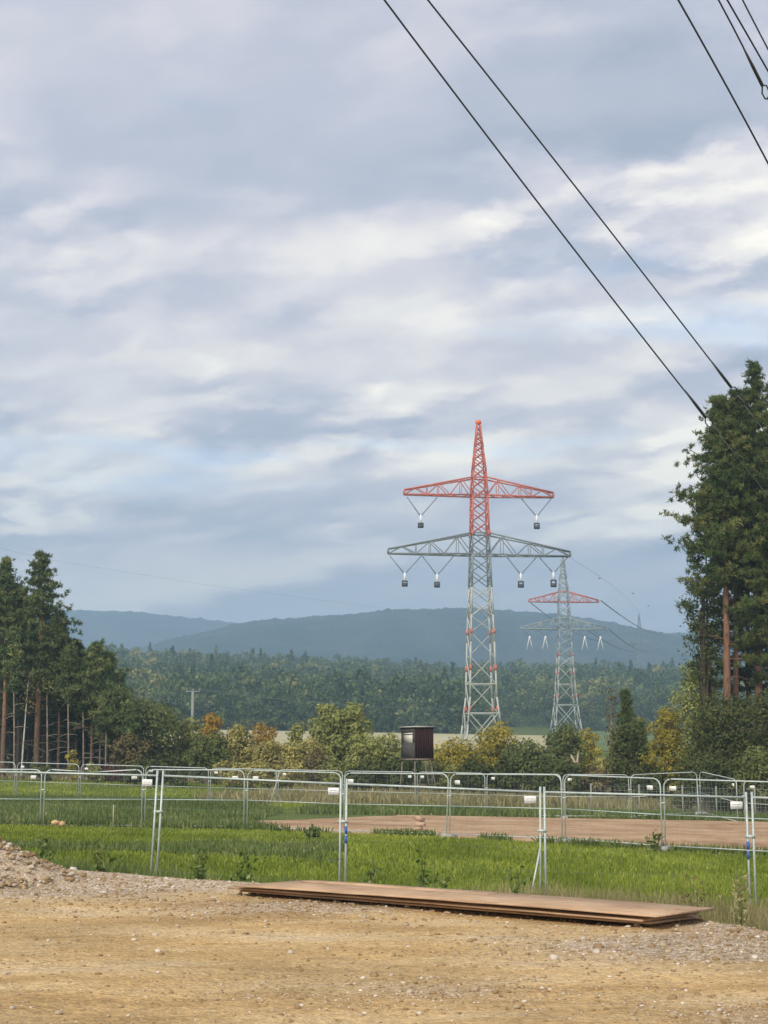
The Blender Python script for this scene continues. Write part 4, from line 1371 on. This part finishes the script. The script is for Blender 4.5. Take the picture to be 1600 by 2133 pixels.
prof1 = [(1600, 42), (1560, 40), (1530, 37.5), (1478, 28.5), (1392, 26), (1316, 24), (1210, 20), (1155, 18.5), (1110, 17.5), (1033, 16), (995, 14.5), (985, 13.5), (884, 3.2)]
st1 = [(-154, -90, -125, 1038, 1078, 1098), (90, 155, 123, 1036, 1074, 1096),
       (-191, -124, -159, 1160, 1198, 1220), (-122, -56, -91, 1160, 1200, 1221), (57, 122, 87, 1158, 1196, 1219), (125, 190, 157, 1156, 1192, 1217)]
ny, _, _, zz1, s1 = pylon('near tall lattice pylon with red upper half and rollers hanging from empty arms', PX1, PY1, prof1,
                          [(1033, 996, 160, 'steel_red'), (1156, 1112, 194, 'steel_grey')], 884, dict(cuts=[1112, 1225], plates=[1316, 1392, 1477, 1112]), R(6.5), strings=st1, colours=col1)
mb = MB()
for a_, r_, zq in ((0, .0, 0), ):
    zc_ = zz1(880)
    th_ = np.linspace(0, np.pi, 8)
    mb.tube(np.column_stack([0 * th_, 0 * th_, zc_ - np.cos(th_) * .42]), np.sin(th_) * .50 + .02, 12)
part('warning_ball', mb, M['orange'], ny, True)

# second pylon
PX2, PY2 = 1179, 541
zr2a, zr2b = P(PX2, 1256, PY2).z, P(PX2, 1232, PY2).z
prof2 = [(1560, 34), (1530, 29), (1495, 24), (1450, 19), (1392, 15.5), (1364, 14), (1310, 11.5), (1256, 10.5), (1232, 9), (1157, 1.6)]
st2 = [(-89, -56, -73, 1312, 1325, 1345), (-56, -26, -40, 1312, 1325, 1345), (26, 58, 43, 1312, 1325, 1345), (60, 90, 76, 1312, 1325, 1345)]
p2o, _, _, zz2, s2 = pylon('farther lattice pylon with grey peak and red upper arm', PX2, PY2, prof2, [(1254, 1233, 74, 'steel_red'), (1311, 1288, 90, 'steel_mid')], 1157,
                           dict(cuts=[1256, 1364], plates=[1364, 1402, 1450]), R(4), detail=False, th=1.3, strings=st2,
                           colours=lambda z: 'steel_mid' if z > P(PX2, 1364, PY2).z else 'steel_pale')
# third pylon, mostly lost in the haze
PX3, PY3 = 1337, 1180
prof3 = [(1480, 12), (1400, 7), (1345, 5.2), (1325, 4.6), (1278, .8)]
pylon('faint distant pylon beyond the wood, right of the farther one', PX3, PY3, prof3, [(1318, 1309, 33, 'steel_grey'), (1343, 1333, 41, 'steel_grey')], 1278,
      dict(cuts=[], plates=[]), R(3), detail=False, th=1.1, strings=None, colours=lambda z: 'steel_grey')


# ------------------------------------------------------------------ wires
def wire(name, label, cat, pts, rad, mat, group=None, sag=0.0, n=28):
    pts = [np.array(p) for p in pts]
    seg = []
    for a_, b_ in zip(pts[:-1], pts[1:]):
        f = np.linspace(0, 1, n)[:, None]
        q = a_ + (b_ - a_) * f
        q[:, 2] -= (sag * 4 * f * (1 - f))[:, 0]
        seg.append(q[:-1] if b_ is not pts[-1] else q)
    mb = MB()
    mb.tube(np.concatenate(seg), rad, 6)
    o = link(name, mb.mesh(name, mat, True))
    return tag(o, label, cat, group)


def smooth_path(pts, n=40):
    pts = np.array([list(p) for p in pts], float)
    d = np.concatenate([[0], np.cumsum(np.linalg.norm(np.diff(pts, axis=0), axis=1))])
    deg = min(len(pts) - 1, 3)
    tt_ = np.linspace(0, d[-1], n)
    return np.column_stack([np.polyval(np.polyfit(d, pts[:, k], deg), tt_) for k in range(3)])


GW = 'cables running down across the sky'


def cable(label, pix, rad, Ys, extra_end=None, clamp=None, tail=None):
    pts = [P(a_, b_, y_) for (a_, b_), y_ in zip(pix, Ys)]
    # the cable goes on up and back over the photographer
    up = pts[0] + (pts[0] - pts[1]).normalized() * 34
    path = smooth_path([up] + pts, 50)
    if not clamp:
        d_ = Vector(path[-1] - path[-4]).normalized()
        run = (path[-1][2] + .5) / -d_.z
        path = np.concatenate([path, [path[-1] + np.array(d_) * run * f for f in (.5, 1.0)]])
    else:
        d_ = (Vector(tail[-1]) - Vector(tail[-2])).normalized()
        if tail[-1].z > -.4:
            tail = list(tail) + [Vector(tail[-1]) + d_ * ((tail[-1].z + .6) / -d_.z)]
    t = thing('cable', label, 'cable', tuple(path[-1]), 0, GW)
    off = path[-1]
    mb = MB()
    mb.tube(path - off, rad, 8)
    part('rope', mb, M['cable'], t, True)
    if clamp:
        d = (pts[-1] - pts[-2]).normalized()
        e = Vector((0, 0, 0))
        cm = MB()
        a_ = np.array(d)
        cm.tube([-a_ * .9, -a_ * .45, a_ * 0], [rad * 1.05, rad * 2.0, rad * 2.1], 8)
        sdv = np.cross(a_, [0, 1, 0])
        sdv /= np.linalg.norm(sdv)
        for s_ in (-1, 1):
            cm.tube([a_ * 0, a_ * .10 + sdv * s_ * .075, a_ * .24 + sdv * s_ * .07, a_ * .34], rad * .9, 6)
        cm.tube([a_ * .3, a_ * .6], rad * 1.7, 8)
        part('end_clamp', cm, M['dark_metal'], t, True)
        tl = MB()
        st = np.array(d) * .58
        q = [st] + [np.array(p_) - off for p_ in tail]
        tl.tube(smooth_path(q, 16) if len(q) > 2 else np.array(q), rad * .62, 6)
        part('tail_rope', tl, M['far_wire'], t, True)
    return t


cable('leftmost dark cable, falling from the top centre to the pine crowns', [(803, 0), (1010, 283), (1240, 572), (1468, 868)], .0150, [21, 24, 27, 30], clamp=True,
      tail=[P(1535, 950, 31.5), P(1640, 1085, 33.5), P(1900, 1420, 38)])
cable('second dark cable, right of the leftmost and ending in the pine top', [(893, 0), (1090, 255), (1300, 515), (1522, 806)], .0145, [21.5, 24.5, 27.5, 30.5], clamp=True,
      tail=[P(1580, 885, 31.8), P(1660, 985, 33.2), P(1940, 1380, 38.5)])
cable('dark cable crossing the top right corner, lowest of the four there', [(1413, 0), (1478, 115), (1540, 228), (1625, 388)], .0150, [20, 21, 22, 23.5])
cable('short cable in the top right corner carrying the ring clamp', [(1497, 0), (1535, 72), (1588, 178)], .0135, [20.5, 21.2, 22.2], clamp=True, tail=[P(1640, 275, 23.2), P(1760, 500, 25.5)])
cable('cable just right of the ring clamp cable in the top right corner', [(1515, 0), (1560, 78), (1625, 192)], .0140, [20.8, 21.6, 22.8])
cable('cable nearest the top right corner of the sky', [(1547, 0), (1585, 74), (1640, 178)], .0125, [21, 21.8, 23])

GF = 'conductors of the far line'
e1 = P(1252, 1251, PY2)
wire('conductor', 'thin conductor running right and down from the red arm of the farther pylon', 'power line', [e1, P(1368, 1321, PY3), P(1600, 1350, 1700)], .20, M['far_wire'], GF, 2.0)
wire('conductor', 'thin conductor crossing behind the farther pylon from its left red tip', 'power line', [P(1106, 1256, PY2), P(1306, 1321, PY3)], .16, M['far_wire'], GF, 9.0)
wire('conductor', 'thin conductor from the right end of the farther pylon lower arm', 'power line', [P(1268, 1310, PY2), P(1376, 1345, PY3)], .16, M['far_wire'], GF, 6.0)
wire('conductor', 'thin conductor inside the right half of the farther pylon lower arm', 'power line', [P(1222, 1311, PY2), P(1358, 1345, PY3)], .14, M['far_wire'], GF, 6.0)
wire('earth_wire', 'hair thin earth wire from the peak of the farther pylon', 'power line', [P(1179, 1157, PY2), P(1337, 1279, PY3)], .05, M['far_wire'], None, -3.0)
for k, (px_, py_, f_) in enumerate([(1249, 1205, .44), (1319, 1236, .75), (1351, 1262, .95)]):
    mb = MB()
    c = P(px_, py_, PY2 + (PY3 - PY2) * .12 * (k + 1))
    th_ = np.linspace(0, np.pi, 7)
    mb.tube(np.column_stack([0 * th_, 0 * th_, -np.cos(th_) * .28]), np.sin(th_) * .36 + .01, 8)
    o = link('bird', mb.mesh('bird', M['dark_metal'], True), loc=c)
    wg = MB()
    wg.add([(-.1, 0, .05), (.1, 0, .05), (.9, .1, .35), (.7, -.2, .3)], [(0, 1, 2, 3)])
    wg.add([(-.1, 0, .05), (.1, 0, .05), (-.9, .1, .3), (-.7, -.2, .35)], [(0, 1, 3, 2)])
    part('wing', wg, M['dark_metal'], o)
    tag(o, ['dark speck of a bird nearest the farther pylon peak', 'dark speck of a bird midway between pylon and pines', 'dark speck of a bird lowest and nearest the pines'][k], 'bird', 'birds far off in the sky')
wire('overhead_wire', 'faint thin wire slanting across the sky above the left pines', 'power line', [P(-40, 1133, 170), P(110, 1167, 180), P(420, 1217, 200), P(760, 1262, 225), P(980, 1290, 243)], .008, M['far_wire'], None, .0)

# wooden line pole
c = P(402, 1441, 205)
z0 = Hs(c.x, 205)
t = thing('utility_pole', 'pale T shaped power pole above the autumn trees', 'utility pole', (c.x, 205, z0))
mb = MB()
mb.tube([(0, 0, 0), (0, 0, c.z - z0)], [.24, .19], 8)
part('pole', mb, M['pole'], t)
mb = MB()
mb.box(-.95, -.08, c.z - z0 - .06, .95, .08, c.z - z0 + .12)
part('crossarm', mb, M['pole'], t)
for sx in (-.85, 0, .85):
    mb = MB()
    mb.tube([(sx, 0, c.z - z0 + .12), (sx, 0, c.z - z0 + .42)], [.07, .09], 6)
    part('insulator', mb, M['pole'], t)
for k, dxp in enumerate((-.85, .85)):
    a0 = (c.x + dxp, 205, c.z + .4)
    wire('overhead_wire', ['low wire on the left end of the pole crossarm', 'low wire on the right end of the pole crossarm'][k], 'power line',
         [P(120, 1470, 190) + Vector((dxp, 0, .3 * k)), Vector(a0), P(1010, 1476 + 4 * k, 232)], .02, M['far_wire'], 'wires of the small wooden line', .7)

# ------------------------------------------------------------------ raised hide
c = P(842, 1655, 100)
cL, cM_, cR = P(843, 1546, 100.9), P(864, 1546, 99.6), P(903, 1546, 100.2)
zb_, zt_ = P(864, 1580, 99.6).z, P(864, 1514, 99.6).z
ang = math.atan2(cR.y - cM_.y, cR.x - cM_.x)
base = Hs(cM_.x, 100)
t = thing('raised_hide', 'dark brown wooden hunting hide on stilts with a small pale window', 'hunting hide', (cM_.x, 99.6, base), 0)
m, nt, o = new_mat('dark_stained_wood')
tcn = nd(nt, 'ShaderNodeTexCoord')
mp = nd(nt, 'ShaderNodeMapping', {'Vector': tcn.outputs['Object'], 'Scale': (9, 9, .8)})
wn = nd(nt, 'ShaderNodeTexNoise', {'Vector': mp.outputs[0], 'Scale': 2.0, 'Detail': 5.0}).outputs[0]
pc = nd(nt, 'ShaderNodeBsdfPrincipled', {'Base Color': ramp(nt, wn, [(.3, (.036, .016, .014)), (.7, (.044, .021, .018))]), 'Roughness': .9, 'Specular IOR Level': .05})
nt.links.new(pc.outputs[0], o.inputs[0])
M['hide'] = m
M['hide_grey'] = pbr('grey_board', (.055, .052, .046), .85, 0, (4.0, (.085, .08, .07), .4, .7))
fr_ = Vector((cR.x - cM_.x, cR.y - cM_.y, 0))
bk_ = Vector((cL.x - cM_.x, cL.y - cM_.y, 0))
Wd = fr_.length
bd = bk_.length * 1.35
e1_, e2_ = fr_.normalized(), bk_.normalized()
z_b, z_t = zb_ - base, zt_ - base


def hpt(a_, b_, z):
    return e1_ * a_ + e2_ * b_ + Vector((0, 0, z))


def hbox(mb, a0, b0, z0_, a1, b1, z1_):
    v = [hpt(a_, b_, z) for z in (z0_, z1_) for b_ in (b0, b1) for a_ in (a0, a1)]
    mb.add(np.array(v), [(0, 2, 3, 1), (4, 5, 7, 6), (0, 1, 5, 4), (2, 6, 7, 3), (0, 4, 6, 2), (1, 3, 7, 5)])


npk = 8
for k in range(npk):     # upright planks of the brown front
    mb = MB()
    hbox(mb, Wd * k / npk + .006, -.02 + .008 * (k % 2), z_b, Wd * (k + 1) / npk - .006, .02 + .008 * (k % 2), z_t - .1)
    part('plank', mb, M['hide'], t)
mb = MB()
hbox(mb, Wd - .03, .022, z_b, Wd, bd, z_t - .1)
hbox(mb, 0, bd - .03, z_b, Wd - .03, bd, z_t - .1)
part('rear_wall', mb, M['hide'], t)
mb = MB()           # grey side with its opening
w0, w1 = bd * .16, bd * .80
h0, h1 = z_b + (z_t - z_b) * .50, z_b + (z_t - z_b) * .82
hbox(mb, .0, .030, z_b, .04, bd - .03, h0)
hbox(mb, .0, .030, h1, .04, bd - .03, z_t - .1)
hbox(mb, .0, .030, h0, .04, w0, h1)
hbox(mb, .0, w1, h0, .04, bd - .03, h1)
part('side_wall', mb, M['hide_grey'], t)
mb = MB()
hbox(mb, .012, w0 + .002, h0 + .002, .03, w1 - .002, h1 - .002)
wnd = part('window', mb, pbr('pale_pane', (.66, .64, .55), .5, 0, (3.0, (.55, .54, .47), .4, .7)), t)  # opaque pane in a pale tone, slightly varied by noise
mb = MB()
hbox(mb, -.012, w0, (h0 + h1) / 2 + .2, .011, w1, (h0 + h1) / 2 + .25)
part('glazing_bar', mb, M['hide_grey'], wnd)
mb = MB()
hbox(mb, -.05, -.07, z_t - .1, Wd + .05, bd + .06, z_t - .02)
part('roof', mb, M['hide'], t)
mb = MB()
hbox(mb, -.08, -.10, z_t - .017, Wd + .08, bd + .09, z_t + .05)
part('roof_sheet', mb, pbr('pale_roof_sheet', (.48, .47, .43), .8), t)
mb = MB()
hbox(mb, -.05, -.05, z_b - .1, Wd + .05, bd, z_b - .004)
part('floor', mb, M['bark_grey'], t)
for (a_, b_, tilt) in ((.06, .08, -.05), (Wd - .08, .08, .05), (.06, bd - .1, -.25), (Wd - .08, bd - .1, .1)):
    mb = MB()
    p0, p1 = hpt(a_, b_, z_b - .1), hpt(a_ + tilt, b_, 0)
    mb.tube([tuple(p1), tuple(p0)], [.06, .05], 7)
    part('leg', mb, M['stilt'], t)
mb = MB()
la, lb = hpt(Wd * .62, -.1, z_b - .1), hpt(Wd * .66, -1.1, 0)
for s_ in (-.22, .22):
    mb.tube([tuple(lb + e1_ * s_), tuple(la + e1_ * s_)], .035, 6)
for k in range(1, 8):
    q = lb + (la - lb) * (k / 8)
    mb.tube([tuple(q - e1_ * .22), tuple(q + e1_ * .22)], .022, 5)
part('ladder', mb, M['stilt'], t)


# ------------------------------------------------------------------ construction fences
def arc_path(w_, h_, r):
    p = [(0, 0, 0), (0, 0, h_ - r)]
    for a_ in np.linspace(0, np.pi / 2, 6)[1:]:
        p.append((r - r * math.cos(a_), 0, h_ - r + r * math.sin(a_)))
    for a_ in np.linspace(0, np.pi / 2, 6):
        p.append((w_ - r + r * math.sin(a_), 0, h_ - r + r * math.cos(a_)))
    p.append((w_, 0, 0))
    return p


def sharp_tube(mb, pts, rad, seg=8):
    for a_, b_ in zip(pts[:-1], pts[1:]):
        mb.tube([a_, b_], rad, seg)


def panel(label, group, a, b, za, zb, rounded, sign=None, strut=None, feet=True, tape=None, clamp=True, lean=(0.0, 0.0), wires=(35, 14), wr=.0017, sign_z=None, dents=0.0, hp=2.0):
    """a fence panel from ground point a to b (x, y); za, zb = height of its two feet"""
    a, b = Vector((a[0], a[1], za)), Vector((b[0], b[1], zb))
    d = b - a
    w_ = math.hypot(d.x, d.y)
    t = thing('fence_panel', label, 'fence panel', a, math.atan2(d.y, d.x), group)
    slope = d.z / w_
    sh = lambda p: (p[0] + (lean[0] if p[0] < w_ / 2 else lean[1]) * p[2] / hp, p[1], p[2] + slope * p[0])
    rt = .020
    fm = MB()
    if rounded:
        pth = arc_path(w_, hp, .24)
        k = len(pth) // 2
        if dents:       # the top rail of this one is bent
            pth = pth[:k] + [(w_ * .35, 0, hp - dents * .6), (w_ * .5, 0, hp - dents), (w_ * .65, 0, hp - dents * .6)] + pth[k:]
        fm.tube([sh(p) for p in pth], rt, 8)
    else:
        fm.tube([sh((0, 0, 0)), sh((0, 0, hp + .05))], rt, 8)
        fm.tube([sh((w_, 0, 0)), sh((w_, 0, hp + .05))], rt, 8)
        fm.tube([sh((0, 0, hp - .04)), sh((w_, 0, hp - .04))], rt * .95, 8)
    part('frame', fm, M['galv'], t, True)
    if rounded:
        rm = MB()
        rm.tube([sh((.02, 0, hp * .5)), sh((w_ - .02, 0, hp * .5))], rt * .78, 6)
        part('rail', rm, M['galv'], t, True)
        rm = MB()
        rm.tube([sh((.02, 0, .14)), sh((w_ - .02, 0, .14))], rt * .8, 6)
        part('rail', rm, M['galv'], t, True)
    wm = MB()
    zlo, zhi = (.15, hp - .03) if rounded else (.1, hp - .06)
    for k in range(1, wires[0]):
        x = w_ * k / wires[0]
        wm.tube([sh((x, 0, zlo)), sh((x, 0, zhi))], wr, 3, False)
    for k in range(wires[1]):
        z = zlo + (zhi - zlo) * (k + .5) / wires[1]
        wm.tube([sh((.02, .004, z)), sh((w_ - .02, .004, z))], wr, 3, False)
    part('wire_mesh', wm, M['mesh_wire'], t, kind='stuff')
    if sign is not None:
        sx = sign * w_
        sw, shh = .20, .125
        z1 = (sign_z if sign_z is not None else hp - .12)
        sm = MB()
        v0 = sh((sx, 0, z1))
        r_ = .02
        sm.box(v0[0] - sw / 2, -.034, z1 - shh + slope * sx, v0[0] + sw / 2, -.026, z1 + slope * sx)
        so = part('sign_plate', sm, M['sign_white'], t)
        pm_ = MB()
        for q_ in range(2):
            zq = z1 + slope * sx - .045 - .035 * q_
            pm_.box(v0[0] - sw * .33, -.0365, zq - .008, v0[0] + sw * (.30 - .12 * q_), -.0345, zq + .006)
        part('print', pm_, M['sign_print'], so)
    if feet:
        for x in (.0, ):
            f_ = MB()
            v0 = sh((x, 0, 0))
            f_.add([(x - .12, -.32, .0), (x + .1, -.32, 0), (x + .1, .32, 0), (x - .12, .32, 0), (x - .10, -.26, .13), (x + .08, -.26, .13), (x + .08, .26, .13), (x - .10, .26, .13)],
                   [(0, 3, 2, 1), (4, 5, 6, 7), (0, 1, 5, 4), (1, 2, 6, 5), (2, 3, 7, 6), (3, 0, 4, 7)])
            part('foot', f_, M['foot'], t)
    if clamp:
        cm = MB()
        v0 = sh((0, 0, hp * .66))
        cm.box(v0[0] - .13, -.034, v0[2] - .022, v0[0] + .035, .034, v0[2] + .022)
        part('clamp', cm, M['galv'], t)
    if tape is not None:
        tm = MB()
        for z_ in (0, .16):
            v0, v1 = sh((tape * w_, 0, .95 + z_)), sh((tape * w_, 0, 1.08 + z_))
            tm.tube([v0, v1], rt * 1.2, 8)
        part('tape', tm, M['blue'], t)
    if strut is not None:
        s_ = MB()
        v0 = sh((strut[0] * w_, 0, strut[1]))
        v1 = (v0[0] + strut[2], strut[3], 0)
        s_.tube([v0, v1], rt * .85, 7)
        part('strut', s_, M['galv'], t, True)
    return t


def post_xy(px, Y):
    p = P(px, HOR, Y)
    return (p.x, p.y)


def post_z(px, top_y, Y, hp=2.0):
    return P(px, top_y, Y).z - hp


GN = 'tall square cornered fence panels in front'
near = [(-84, 1601, 29.6), (325, 1611, 28.3), (714, 1628, 27.1), (1127, 1645, 26.4), (1558, 1656, 26.1), (2010, 1668, 26.0)]
nl = ['square cornered front panel running out of the left frame edge', 'second square front panel, between leaning posts and the blue taped post',
      'square front panel standing behind the middle of the board stack', 'square front panel before the widest green field, white plate at its right', 'square front panel running out of the right frame edge']
sgn = [.955, .965, .95, .95, None]
for k in range(5):
    (xa, ya, Ya), (xb, yb, Yb) = near[k], near[k + 1]
    pa, pb = post_xy(xa + 6, Ya), post_xy(xb - 6, Yb)
    panel(nl[k], GN, pa, pb, post_z(xa, ya, Ya), post_z(xb, yb, Yb), False, sgn[k], feet=False, wires=(32, 5), sign_z=2.0 - .11,
          lean={0: (0, .09), 1: (.09, .02), 2: (.02, .03), 3: (0, 0), 4: (0, 0)}[k],
          tape=0.0 if k in (2,) else (1.0 if k == 3 else None), strut=(1.0, 1.05, -.17, -.25) if k == 2 else None, wr=.0009)

GM = 'rounded fence panels in the middle row'
mid = [(-118, 1602, 54.0), (91, 1603, 53.4), (301, 1603, 53.0), (513, 1604, 52.5), (714, 1610, 51.2), (932, 1612, 49.4), (1172, 1614, 46.6), (1378, 1622, 44.2), (1640, 1630, 42.4), (1900, 1640, 41)]
ml = ['rounded middle row panel cut by the left frame edge', 'rounded middle row panel with a dipping top rail, left of the leaning posts', 'rounded middle row panel just right of the leaning posts',
      'rounded middle row panel ending at the blue taped post', 'rounded middle row panel in front of the raised hide', 'rounded middle row panel framing the brown soil, white plate top left',
      'rounded middle row panel with its white plate at top right', 'rounded middle row panel with the largest plate at its top left', 'rounded middle row panel outside the right frame edge']
ms = [.92, .92, .91, .09, .07, .07, .90, .08, None]
for k in range(8):
    (xa, ya, Ya), (xb, yb, Yb) = mid[k], mid[k + 1]
    panel(ml[k], GM, post_xy(xa + 3.5, Ya), post_xy(xb - 3.5, Yb), post_z(xa, ya, Ya), post_z(xb, yb, Yb), True, ms[k], wires=(30, 5), wr=.0012, sign_z=1.80, lean={4: (0, .10), 5: (.06, 0)}.get(k, (0, 0)),
          dents={1: .10, 3: 0.0}.get(k, 0.0))

GFR = 'rounded fence panels in the back row'
far = [(-100, 1585, 85), (34, 1588, 84), (167, 1592, 83), (302, 1596, 82.2), (437, 1600, 81.6), (578, 1603, 80.2), (716, 1606, 78.5), (867, 1608, 76), (1012, 1611, 74), (1170, 1613, 71), (1311, 1614, 72), (1453, 1608, 73.5)]
fl_ = ['back row panel cut by the left frame edge', 'first whole back row panel from the left frame edge', 'back row panel before the pale trunked pine', 'back row panel before the rust red scrub',
       'back row panel left of the leaning strut', 'back row panel held by a leaning strut at its left post', 'back row panel left of the blue coupled posts, behind the dry grass',
       'back row panel right of the blue coupled posts, under the hide', 'back row panel at the middle of the soil strip', 'back row panel before the pale stump', 'back row panel sloping up to the corner post, with leaning strut']
fs = [None, .09, .09, .09, .09, .10, .93, .08, .09, .10, None]
for k in range(11):
    (xa, ya, Ya), (xb, yb, Yb) = far[k], far[k + 1]
    panel(fl_[k], GFR, post_xy(xa + 2.2, Ya), post_xy(xb - 2.2, Yb), post_z(xa, ya, Ya), post_z(xb, yb, Yb), True, fs[k], wires=(26, 4), wr=.0014, sign_z=1.83,
          strut={5: (0.02, 1.9, -.30, -.6), 10: (1.0, 1.7, -.35, -.6)}.get(k), tape=0.0 if k == 7 else None)
cor = [(1457, 1607, 73.5), (1537, 1624, 70.4), (1545, 1626, 70.2), (1680, 1634, 69)]
panel('back fence panel turning towards the camera at the corner', 'fence panels at the right corner', post_xy(1457, 73.5), post_xy(1533, 70.4), post_z(1457, 1607, 73.5), post_z(1535, 1624, 70.4), True, .92,
      wires=(26, 4), wr=.0014, sign_z=1.80)
panel('last back fence panel by the dark thicket at the right', 'fence panels at the right corner', post_xy(1548, 70.2), post_xy(1700, 69), post_z(1545, 1626, 70.2), post_z(1680, 1634, 69), True, .12,
      wires=(26, 4), wr=.0014, sign_z=1.80)

# old game fence along the thicket on the right
t = thing('game_fence', 'low square meshed wire fence on thin posts before the right thicket', 'fence', (0, 0, 0))
gp = [P(a_, HOR, y_) for a_, y_ in ((1230, 79), (1330, 78.4), (1420, 77.6), (1490, 77), (1570, 76.4), (1680, 76))]
for p in gp:
    mb = MB()
    zz_ = Hs(p.x, p.y)
    mb.tube([(p.x, p.y, zz_ - .1), (p.x, p.y, zz_ + 1.55)], .045, 6)
    part('post', mb, M['pole'], t)
wm = MB()
for a_, b_ in zip(gp[:-1], gp[1:]):
    za, zb = Hs(a_.x, a_.y), Hs(b_.x, b_.y)
    for k in range(7):
        z = .12 + k * .22
        wm.tube([(a_.x, a_.y, za + z), (b_.x, b_.y, zb + z)], .006, 3, False)
    for k in range(1, 10):
        f = k / 10
        x, y, z = a_.x + (b_.x - a_.x) * f, a_.y + (b_.y - a_.y) * f, za + (zb - za) * f
        wm.tube([(x, y, z + .1), (x, y, z + 1.45)], .006, 3, False)
part('wire_mesh', wm, M['mesh_wire'], t, kind='stuff')

# ------------------------------------------------------------------ odds and ends in the field
M['yellow_stone'] = pbr('yellow_block', (.62, .42, .22), .9, 0, (3.0, (.5, .3, .15), .45, .6), .3)
c = P(120, 1708, 51.5)
t = thing('yellow_block', 'pale yellow sandstone lump split in two beside a fence foot', 'stone', (c.x, 51.5, Hs(c.x, 51.5) + .22))
rs = np.random.default_rng(8)
mb = MB()
mb.add(stone_verts(rs) * np.array([.20, .15, .22]) + np.array([-.07, 0, .0]), ICO_F)
part('lump', mb, M['yellow_stone'], t)
mb = MB()
mb.add(stone_verts(rs) * np.array([.17, .14, .20]) + np.array([.14, 0, -.03]), ICO_F)
part('lump', mb, M['yellow_stone'], t)
c = P(871, 1716, 54)
t = thing('wood_offcut', 'small pale wooden offcuts piled on the brown soil', 'wood', (c.x, 54, Hs(c.x, 54) + .03))
mw = pbr('fresh_wood', (.50, .36, .25), .85, 0, (5.0, (.36, .24, .16), .4, .65))
for k, (x, z, r_) in enumerate(((0, .0, .3), (.08, .16, -.4), (.05, .34, .8))):
    mb = MB()
    mb.box(-.16, -.1, 0, .16, .1, .13, M=Matrix.Translation((x, 0, z)) @ Matrix.Rotation(r_, 4, 'Z') @ Matrix.Rotation(.25 * (k - 1), 4, 'Y'))
    part('offcut', mb, mw, t)
c = P(107, 1630, 80)
for (px, ty, by, Yp) in ((237, 1676, 1716, 51.0),):
    a_, b_ = P(px, ty, Yp), P(px, by, Yp)
    mb = MB()
    mb.tube([(0, 0, 0), (0, 0, a_.z - b_.z + .1)], [.025, .022], 6)
    o = link('marker_stake', mb.mesh('marker_stake', pbr('pale_stake', (.36, .36, .22), .9)), loc=(a_.x, Yp, b_.z - .1))
    tag(o, 'thin pale stake standing in the dark meadow behind the front fence', 'stake')


# weeds: a few tall leafy plants against the field
def weed(label, px, top_y, Y, spread, mat, seed, n=70, size=.07):
    rg_ = np.random.default_rng(seed)
    c = P(px, top_y, Y)
    z0 = max(Hs(c.x, Y), float(pad_z(np.array([c.x]), np.array([Y]))[0]))
    h = c.z - z0
    t = thing('weed', label, 'weed', (c.x, Y, z0), 0, 'tall weeds along the bank')
    sm, lm = MB(), MB()
    for k in range(4):
        a_ = rg_.uniform(0, 6.28)
        r_ = spread * rg_.uniform(.2, 1.0)
        hh_ = h * rg_.uniform(.65, 1.0) if k else h
        e = np.array([r_ * math.cos(a_) * (k > 0), r_ * math.sin(a_) * .5, hh_])
        pth = np.array([(0, 0, 0), e * [.35, .35, .5], e])
        sm.tube(pth, [.010, .007, .003], 5)
        f = rg_.uniform(.2, 1.0, n // 4)
        pos = np.column_stack([np.interp(f, [0, .5, 1], pth[:, q]) for q in range(3)]) + rg_.normal(0, .055, (n // 4, 3))
        nr = unit(rg_.normal(0, 1, (n // 4, 3)) + np.array([0, -.8, .7]))
        leaf_quads(lm, pos, nr, size * rg_.uniform(.6, 1.5, n // 4), rg_, np.clip(rg_.normal(.45, .28, n // 4), 0, 1), .6)
    part('stem', sm, M['scrub'], t)
    part('leaf_mass', lm, mat, t, kind='stuff')


weed('tall weed with big pale round leaves in the green field', 884, 1760, 25.2, .16, M['weed'], 1, 60, .11)
weed('dark leafy weed standing right of the pale leaved one', 905, 1790, 24.4, .24, M['scrub'], 2, 130, .08)
weed('low leafy weed before the blue taped post', 770, 1800, 24.0, .24, M['scrub'], 3, 120, .08)
weed('bushy green weed at the left end of the board stack', 500, 1776, 24.3, .30, M['weed'], 4, 150, .08)
weed('broad green weed between the leaning posts and the board stack', 420, 1766, 25.0, .30, M['scrub'], 5, 150, .08)
weed('dark weed at the foot of the gravel heap', 88, 1738, 28.2, .34, M['scrub'], 6, 160, .09)
weed('leafy dark weed right of the gravel heap', 205, 1752, 27.2, .36, M['scrub'], 7, 150, .09)
weed('dry brown dock standing on the right bank', 1440, 1812, 20.4, .26, M['leaf_brown'], 8, 190, .06)
weed('pale dry weed clump by the right hand posts', 1540, 1826, 20.2, .30, M['dry'], 9, 170, .06)
weed('green weed near the foot of the leaning strut', 1075, 1812, 22.6, .24, M['scrub'], 10, 120, .07)
weed('dark rounded tussock at the edge of the soil strip', 655, 1728, 47.0, .9, M['scrub'], 11, 420, .13)
weed('small round tussock against a middle row post', 1362, 1738, 43.8, .3, M['scrub'], 12, 160, .10)

# ------------------------------------------------------------------ haze
hz = MB()
hz.box(-2900, -110, -8, 2900, 4700, 405)
m, nt, o = new_mat('haze')
pv = nd(nt, 'ShaderNodeVolumePrincipled', {'Color': (.52, .76, 1.0, 1.0), 'Density': 0.00039, 'Anisotropy': .1})
nt.links.new(pv.outputs[0], o.inputs['Volume'])
tag(link('haze', hz.mesh('haze', m)), kind='stuff')
